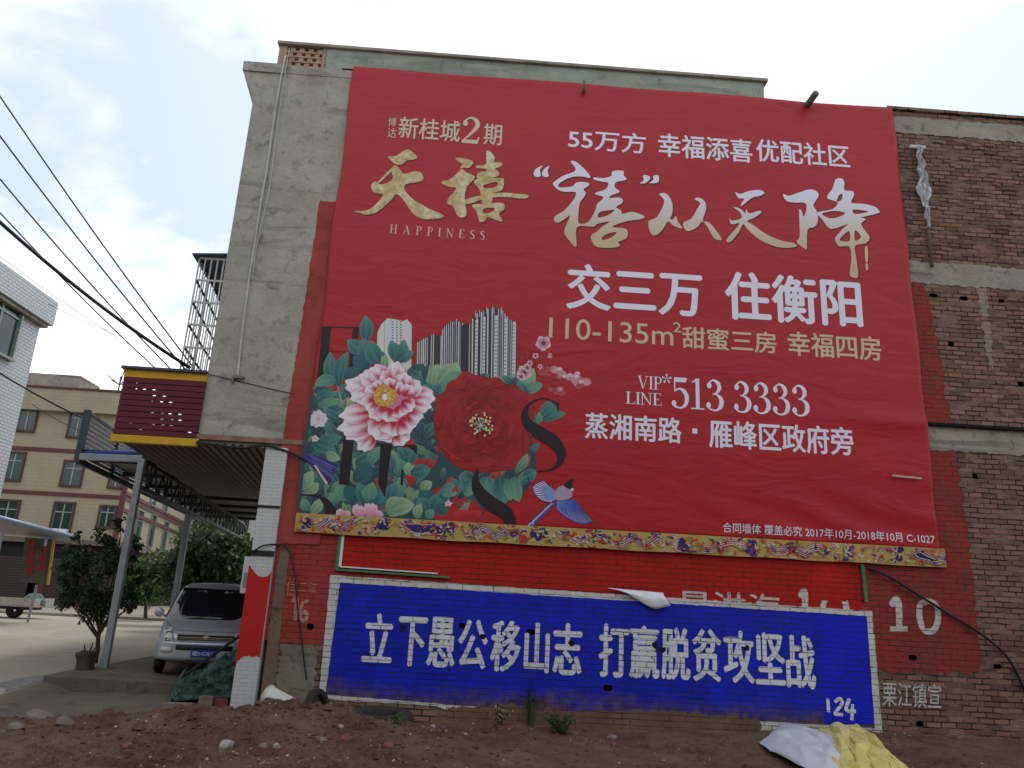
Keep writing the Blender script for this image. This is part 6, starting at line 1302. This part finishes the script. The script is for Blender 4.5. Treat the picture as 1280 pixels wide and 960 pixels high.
# ================================================================ FAR BUILDINGS
M['cream'] = tile_mat('cream_wall_tile', (0.35, 0.30, 0.21, 1), (0.29, 0.25, 0.175, 1), 0.6, 0.24, 0.02, 'hz', 0.06, 0.6)
M['band_red'] = plain('dark_red_band', (0.115, 0.035, 0.038, 1), 0.6)
M['winframe'] = plain('brown_red_frame', (0.085, 0.04, 0.038, 1), 0.6); M['alu'] = plain('green_grey_aluminium', (0.30, 0.35, 0.32, 1), 0.4, .3)
k_ = MN('green_window_glass', 0.08, 0.6); k_.col((0.02, 0.045, 0.038, 1)); M['wglass'] = k_.m
M['shutter'] = tile_mat('roller_shutter', (0.016, 0.013, 0.014, 1), (0.006, 0.006, 0.006, 1), 40, 0.12, 0.012, 'hz', 0.1, 0.85)
YC = 36.0
def window(parent, c, ex, wd, ht, n=Vector((0, -1, 0)), t_=.13, mull=2, fmat='winframe'):
    """window part on a wall; c centre, ex horizontal direction"""
    ex = Vector(ex).normalized(); ez = Vector((0, 0, 1)); n = Vector(n).normalized()
    def slab(mb, u0, v0, u1, v1, d0, d1):
        lo = [c+ex*u+ez*v+n*d0 for u, v in ((u0, v0), (u1, v0), (u1, v1), (u0, v1))]; hi = [p+n*(d1-d0) for p in lo]; mb.hexa(lo, hi)
    fr = MB()
    slab(fr, -wd/2-t_, ht/2, wd/2+t_, ht/2+t_, .003, .12); slab(fr, -wd/2-t_, -ht/2-t_, wd/2+t_, -ht/2, .003, .16); slab(fr, -wd/2-t_, -ht/2, -wd/2, ht/2, .003, .11); slab(fr, wd/2, -ht/2, wd/2+t_, ht/2, .003, .11)
    f = fr.build('window', M[fmat], parent)
    g_ = MB(); slab(g_, -wd/2, -ht/2, wd/2, ht/2, .006, .02); g_.build('pane', M['wglass'], f)
    s_ = MB(); slab(s_, -wd/2, ht*.2, wd/2, ht*.2+.06, .022, .06)
    for k in range(mull+1): u = -wd/2+wd*k/mull; slab(s_, u-.035, -ht/2, u+.035, ht/2, .0225, .055)
    s_.build('glazing_bars', M['alu'], f)
cr = empty('cream_building', (W(75, 765, YC).x, YC, 0), 'four storey cream tiled building with dark red bands across the street', 'building')
xc = W(157, 612, YC).x; xlft = W(-260, 600, YC).x; ztop = W(100, 492, YC).z
wdv = Vector((-math.sin(rad(10.5)), math.cos(rad(10.5)), 0)); CP = Vector((xc, YC, 0)); wlen = 26.0
def bfoot(mb, z0, z1, o=0.0): 
    a = Vector((xlft, YC-o, 0)); b_ = Vector((xc+o, YC-o, 0)); c = CP+wdv*wlen+Vector((o, 0, 0)); d_ = Vector((xlft, YC+wlen, 0))
    mb.hexa([(p.x, p.y, z0) for p in (a, b_, c, d_)], [(p.x, p.y, z1) for p in (a, b_, c, d_)])
m = MB(); bfoot(m, 3.9, ztop-.6); m.build('wall', M['cream'], cr)
m = MB(); bfoot(m, -.1, 3.9, -.25); m.build('ground_floor', M['shutter'], cr)
m = MB(); bfoot(m, ztop-.6-.72, ztop-.62, .5); bfoot(m, ztop-.62, ztop+.12, .42); m.build('roof_parapet', M['cream'], cr)
m = MB(); bfoot(m, ztop+.12, ztop+.26, .50); m.build('parapet_coping', M['band_red'], cr)
zb1_ = W(15, 560, YC).z; zb2_ = W(80, 612, YC).z
for zz in (W(20, 560, YC).z, W(80, 618, YC).z): m = MB(); bfoot(m, zz-.12, zz+.12, .07); m.build('storey_band', M['band_red'], cr)
m = MB(); bfoot(m, 3.75, 4.05, .15); m.build('shop_fascia', plain('dull_fascia', (0.16, 0.12, 0.10, 1), .7), cr)
m = MB(); m.box((xc-.2, YC-.12, 3.9), (xc+.12, YC-.003, ztop-1.3)); m.build('corner_trim', M['band_red'], cr)
M['rolldoor'] = tile_mat('brown_roller_door', (0.050, 0.034, 0.030, 1), (0.018, 0.013, 0.012, 1), 40, 0.16, 0.03, 'hz', 0.1, 0.7)
for px, wd_ in ((8, 3.2), (62, 3.0), (112, 3.0)):
    xw = W(px, 740, YC).x; d_m = MB(); d_m.box((xw-wd_/2, YC+.20, 0.1), (xw+wd_/2, YC+.247, 2.9)); d_m.build('roller_door', M['rolldoor'], cr)
    d_m = MB(); d_m.box((xw+wd_/2+.1, YC+.16, 0.1), (xw+wd_/2+.4, YC+.248, 3.7)); d_m.build('shop_pier', M['band_red'], cr)
for (px, py, wd_, ht_) in [(35, 522, 23, 34), (98, 530, 21, 34), (17, 583, 24, 34), (91, 592, 25, 30), (146, 598, 16, 22), (8, 644, 28, 36), (78, 648, 25, 38), (134, 646, 20, 25)]:
    c = W(px, py, YC); s_ = 960/((c-CAM).dot(AF)); window(cr, c, (1, 0, 0), wd_/s_*.86, ht_/s_*.95)
wn = Vector((wdv.y, -wdv.x, 0))
for (px, py, wd_, ht_) in [(172, 660, 1.5, 2.3), (189, 664, 1.5, 2.3), (205, 671, 1.5, 2.3), (222, 676, 1.5, 2.2), (193, 613, 1.5, 2.2), (208, 622, 1.5, 2.2)]:
    c = U(px, py, CP, wn); window(cr, c, wdv, wd_, ht_, wn, .05, 1, 'alu')
for py_ in (618, 640):
    m = MB(); c = U(160, py_, CP, wn); m.hexa([CP+Vector((0, 0, c.z-.12)), CP+wn*.1+Vector((0, 0, c.z-.12)), CP+wdv*wlen+wn*.1+Vector((0, 0, c.z-.12)), CP+wdv*wlen+Vector((0, 0, c.z-.12))], [CP+Vector((0, 0, c.z+.12)), CP+wn*.1+Vector((0, 0, c.z+.12)), CP+wdv*wlen+wn*.1+Vector((0, 0, c.z+.12)), CP+wdv*wlen+Vector((0, 0, c.z+.12))]); m.build('side_band', M['band_red'], cr)
c = W(78, 668, YC); ac = empty('air_conditioner', (c.x, YC-.3, c.z), 'pale air conditioner unit under a middle window of the cream building', 'air conditioner')
MB().box((c.x-.42, YC-.50, c.z-.3), (c.x+.42, YC-.17, c.z+.3)).build('case', M['vinylback'], ac, bevel=.03); MB().lathe([(.001, 0), (.2, 0), (.22, .02)], (c.x-.1, YC-.52, c.z), 16, 'y').build('fan_grille', M['blacksteel'], ac)
st_r = MB(); c0 = W(62, 480, YC+6); st_r.box((c0.x-2, YC+5, ztop), (c0.x+2.6, YC+8, c0.z+.5)); st_r.build('stair_house', M['band'], cr)
a = W(146, 497, YC+2); an = MB(); zt = W(147, 470, YC+2).z; tipb = Vector((a.x, YC+2, ztop))
an.tube([tipb, (a.x, YC+2, zt)], .05, 5)
for dx, dz_ in ((-.9, .2), (.9, .5), (.7, -.3), (-.6, -.1), (.2, .9)): an.tube([(a.x, YC+2, zt-.6), (a.x+dx, YC+2, zt-.2+dz_)], .035, 5)
tag(an.build('roof_antenna', M['blacksteel']), 'thin spiky aerial on the roof of the cream building', 'antenna')
# white far building
wf = empty('white_building', (W(280, 690, 60).x, 60, 0), 'pale building far behind the trees under the canopy edge', 'building')
a, b = W(238, 640, 60), W(420, 640, 60)
m = MB(); m.box((a.x, 60, -.1), (b.x, 72, W(260, 632, 60).z)); m.build('wall', plain('off_white_wall', (0.56, 0.56, 0.55, 1), .8), wf)
for px in (250, 268, 286, 304):
    for py in (652, 676): c = W(px, py, 60); window(wf, c, (1, 0, 0), .85, 1.1)
# white tiled building at the left edge
M['wtile'] = tile_mat('small_white_tile', (0.66, 0.68, 0.70, 1), (0.36, 0.38, 0.41, 1), 0.20, 0.10, 0.016, 'yz', 0.08, 0.35)
YF = 10.0; xw = W(47, 421, YF).x; ze = W(62, 405, YF).z; zt = W(68, 375, YF).z
wt = empty('white_tiled_building', (xw-4, 0, -.3), 'white tiled house cut by the left edge of the view, seen from below', 'building')
MB().box((xw-9, -14, -.6), (xw, YF, ze)).build('wall', M['wtile'], wt)
xe = W(68, 378, YF).x
MB().box((xw-9.2, -14.3, ze), (xe, YF+.25, zt)).build('roof_parapet', M['wtile'], wt, bevel=.02); MB().box((xw-9.3, -14.4, ze-.12), (xe-.08, YF+.1, ze-.004)).build('eave', M['band'], wt)
c = U(-14, 395, (xw, 0, 0), (1, 0, 0)); window(wt, c, (0, 1, 0), 2.6, 1.7, Vector((1, 0, 0)), .07, 3, 'alu')

# ================================================================ STREET THINGS AT LEFT
aw = empty('metal_awning', (W(20, 660, 15).x, 15, 0), 'low grey metal awning on a thin post at the left edge', 'awning')
A_, B_ = W(-70, 630, 13.0), W(90, 671, 17.0); C2, D2 = W(88, 676, 19.0), W(-70, 655, 19.0)
m = MB().hexa([A_-Vector((0, 0, .06)), B_-Vector((0, 0, .06)), C2-Vector((0, 0, .06)), D2-Vector((0, 0, .06))], [A_, B_, C2, D2]); m.build('awning_sheet', M['sheet'], aw)
MB().tube([A_, B_], .10, 10).build('edge_tube', plain('pale_blue_tube', (0.22, 0.27, 0.34, 1), .4, .3), aw, smooth=True)
pA = W(3, 665, 15.2); MB().tube([(pA.x, pA.y, 0), (pA.x, pA.y, pA.z)], .06, 8).build('post', M['galv'], aw)
pA2 = W(58, 674, 16.4); MB().tube([(pA2.x, pA2.y, pA2.z-.25), (pA2.x, pA2.y, pA2.z)], .05, 8).build('bracket', M['galv'], aw)
yS = 18.0; sg = empty('roadside_sign', (W(42, 770, yS).x, yS, 0), 'upright sign board with red lettering and yellow edge on a leaning post by the road', 'sign')
a, b, c, d_ = W(31, 672, yS), W(68, 674, yS), W(60, 731, yS), W(26, 727, yS)
m = MB(); m.hexa([d_, c, c+Vector((0, .12, 0)), d_+Vector((0, .12, 0))], [a, b, b+Vector((0, .12, 0)), a+Vector((0, .12, 0))]); m.build('board', plain('olive_board', (0.10, 0.10, 0.055, 1), .6, var=.5, scale=3), sg)
m = MB(); e_ = Vector((0, -.02, 0)); m.bar(b+e_, c+e_, .09, .05, (0, 1, 0)); m.build('yellow_edge', M['yellow'], sg)
m = MB(); Rr = random.Random(4)
for colx, n_ in ((0.25, 4), (0.70, 3)):
    for k in range(n_):
        t = (k+.6+(0 if n_ == 4 else .6))/4.9; cc = a.lerp(b, colx).lerp(d_.lerp(c, colx), t)+Vector((0, -.012, 0))
        for q_ in range(6):
            z_ = cc.z+.14-.05*q_; wd_ = Rr.uniform(.08, .17); m.box((cc.x-wd_, cc.y-.006-.0005*q_, z_-.016), (cc.x+wd_, cc.y+.004, z_+.016))
        for q_ in range(3): x_ = cc.x-.1+.1*q_; m.box((x_-.014, cc.y-.011, cc.z-.13), (x_+.014, cc.y+.003, cc.z+.14))
m.build('red_lettering', plain('red_letter', (0.42, 0.025, 0.04, 1), .5), sg)
p0, p1 = W(45, 731, yS), G(36, 778); MB().tube([(p0.x, yS+.06, p0.z), (p0.x-.05, yS+.06, 0)], .05, 8).build('post', M['galv'], sg)
yK = 20.5; tk = empty('flatbed_cart', (W(10, 770, yK).x, yK, 0), 'small flatbed vehicle with a dirty white tailboard behind the roadside sign', 'vehicle')
a, b = W(-60, 752, yK), W(44, 753, yK); zt_k, zb_k = W(20, 747, yK).z, W(20, 757, yK).z
MB().box((a.x, yK, zb_k-.04), (b.x, yK+1.5, zb_k+.02)).box((a.x, yK-.03, zb_k+.02), (b.x, yK, zt_k)).box((b.x-.04, yK, zb_k+.02), (b.x, yK+1.5, zt_k)).build('bed', plain('dirty_white_panel', (0.46, 0.44, 0.38, 1), .6), tk, bevel=.01)
c = W(12, 768, yK); MB().lathe([(.10, -.1), (.26, -.11), (.33, -.06), (.33, .06), (.26, .11), (.10, .1)], (c.x, yK+.3, .33), 20, 'y').build('wheel', M['tyre'], tk, smooth=True)
MB().box((a.x, yK+.2, .35), (b.x-.3, yK+1.2, zb_k-.05)).build('chassis', M['blacksteel'], tk)
c = W(33, 744, yK); l_ = MB(); l_.lathe([(.5, 0), (.45, .2), (.28, .42), (.001, .5)], (c.x, yK+.6, zb_k+.03), 16); l_.v = [(x+.08*noise.noise((x*4, y*4, z*4)), y, z+.06*noise.noise((x*5, y*5, 2))) for x, y, z in l_.v]
tag(l_.build('sack_heap', plain('teal_sacking', (0.10, 0.16, 0.15, 1), .8, var=.5), smooth=True), 'greenish heap of sacking loaded on the flatbed behind the sign', 'sack')

# ================================================================ OVERHEAD WIRES
def wire(a, b, ya, yb, r_, label, sag=.05):
    A, B = W(a[0], a[1], ya), W(b[0], b[1], yb); pts = [A.lerp(B, k/20)-Vector((0, 0, sag*4*(k/20)*(1-k/20))) for k in range(21)]
    return tag(MB().tube(pts, r_, 6).build('overhead_wire', M['black'], smooth=True), label, 'wire', 'overhead wires at the left')
wire((-60, 30), (240, 457), -2.0, 1.6, .014, 'uppermost thin overhead wire running down to the window cage', .1)
wire((-60, 88), (232, 462), -2.0, 1.2, .014, 'second overhead wire from the top at the left', .1)
wire((-60, 150), (214, 462), -2.0, 1.0, .013, 'third overhead wire from the top, crossing the thick cable lower down', .1)
wire((-60, 200), (196, 462), -2.0, 1.0, .012, 'fourth overhead wire from the top, starting beside the thick cable', .08)
wire((-60, 222), (238, 460), -2.0, .8, .032, 'thick black overhead cable bundle ending at the burgundy sign', .16)
wire((-40, 290), (160, 430), 6.0, 14, .010, 'faint thin wire low in the sky above the tiled house', .1)
wire((60, 380), (150, 420), 9.0, 16, .010, 'short faint wire right of the tiled house roof', .05)
wire((-40, 440), (120, 530), 7.0, 6.0, .024, 'dark cable passing in front of the cream building to the canopy parapet', .1)
wire((40, 505), (104, 540), 7.5, 6.2, .010, 'thin wire below the dark cable in front of the cream building', .05)
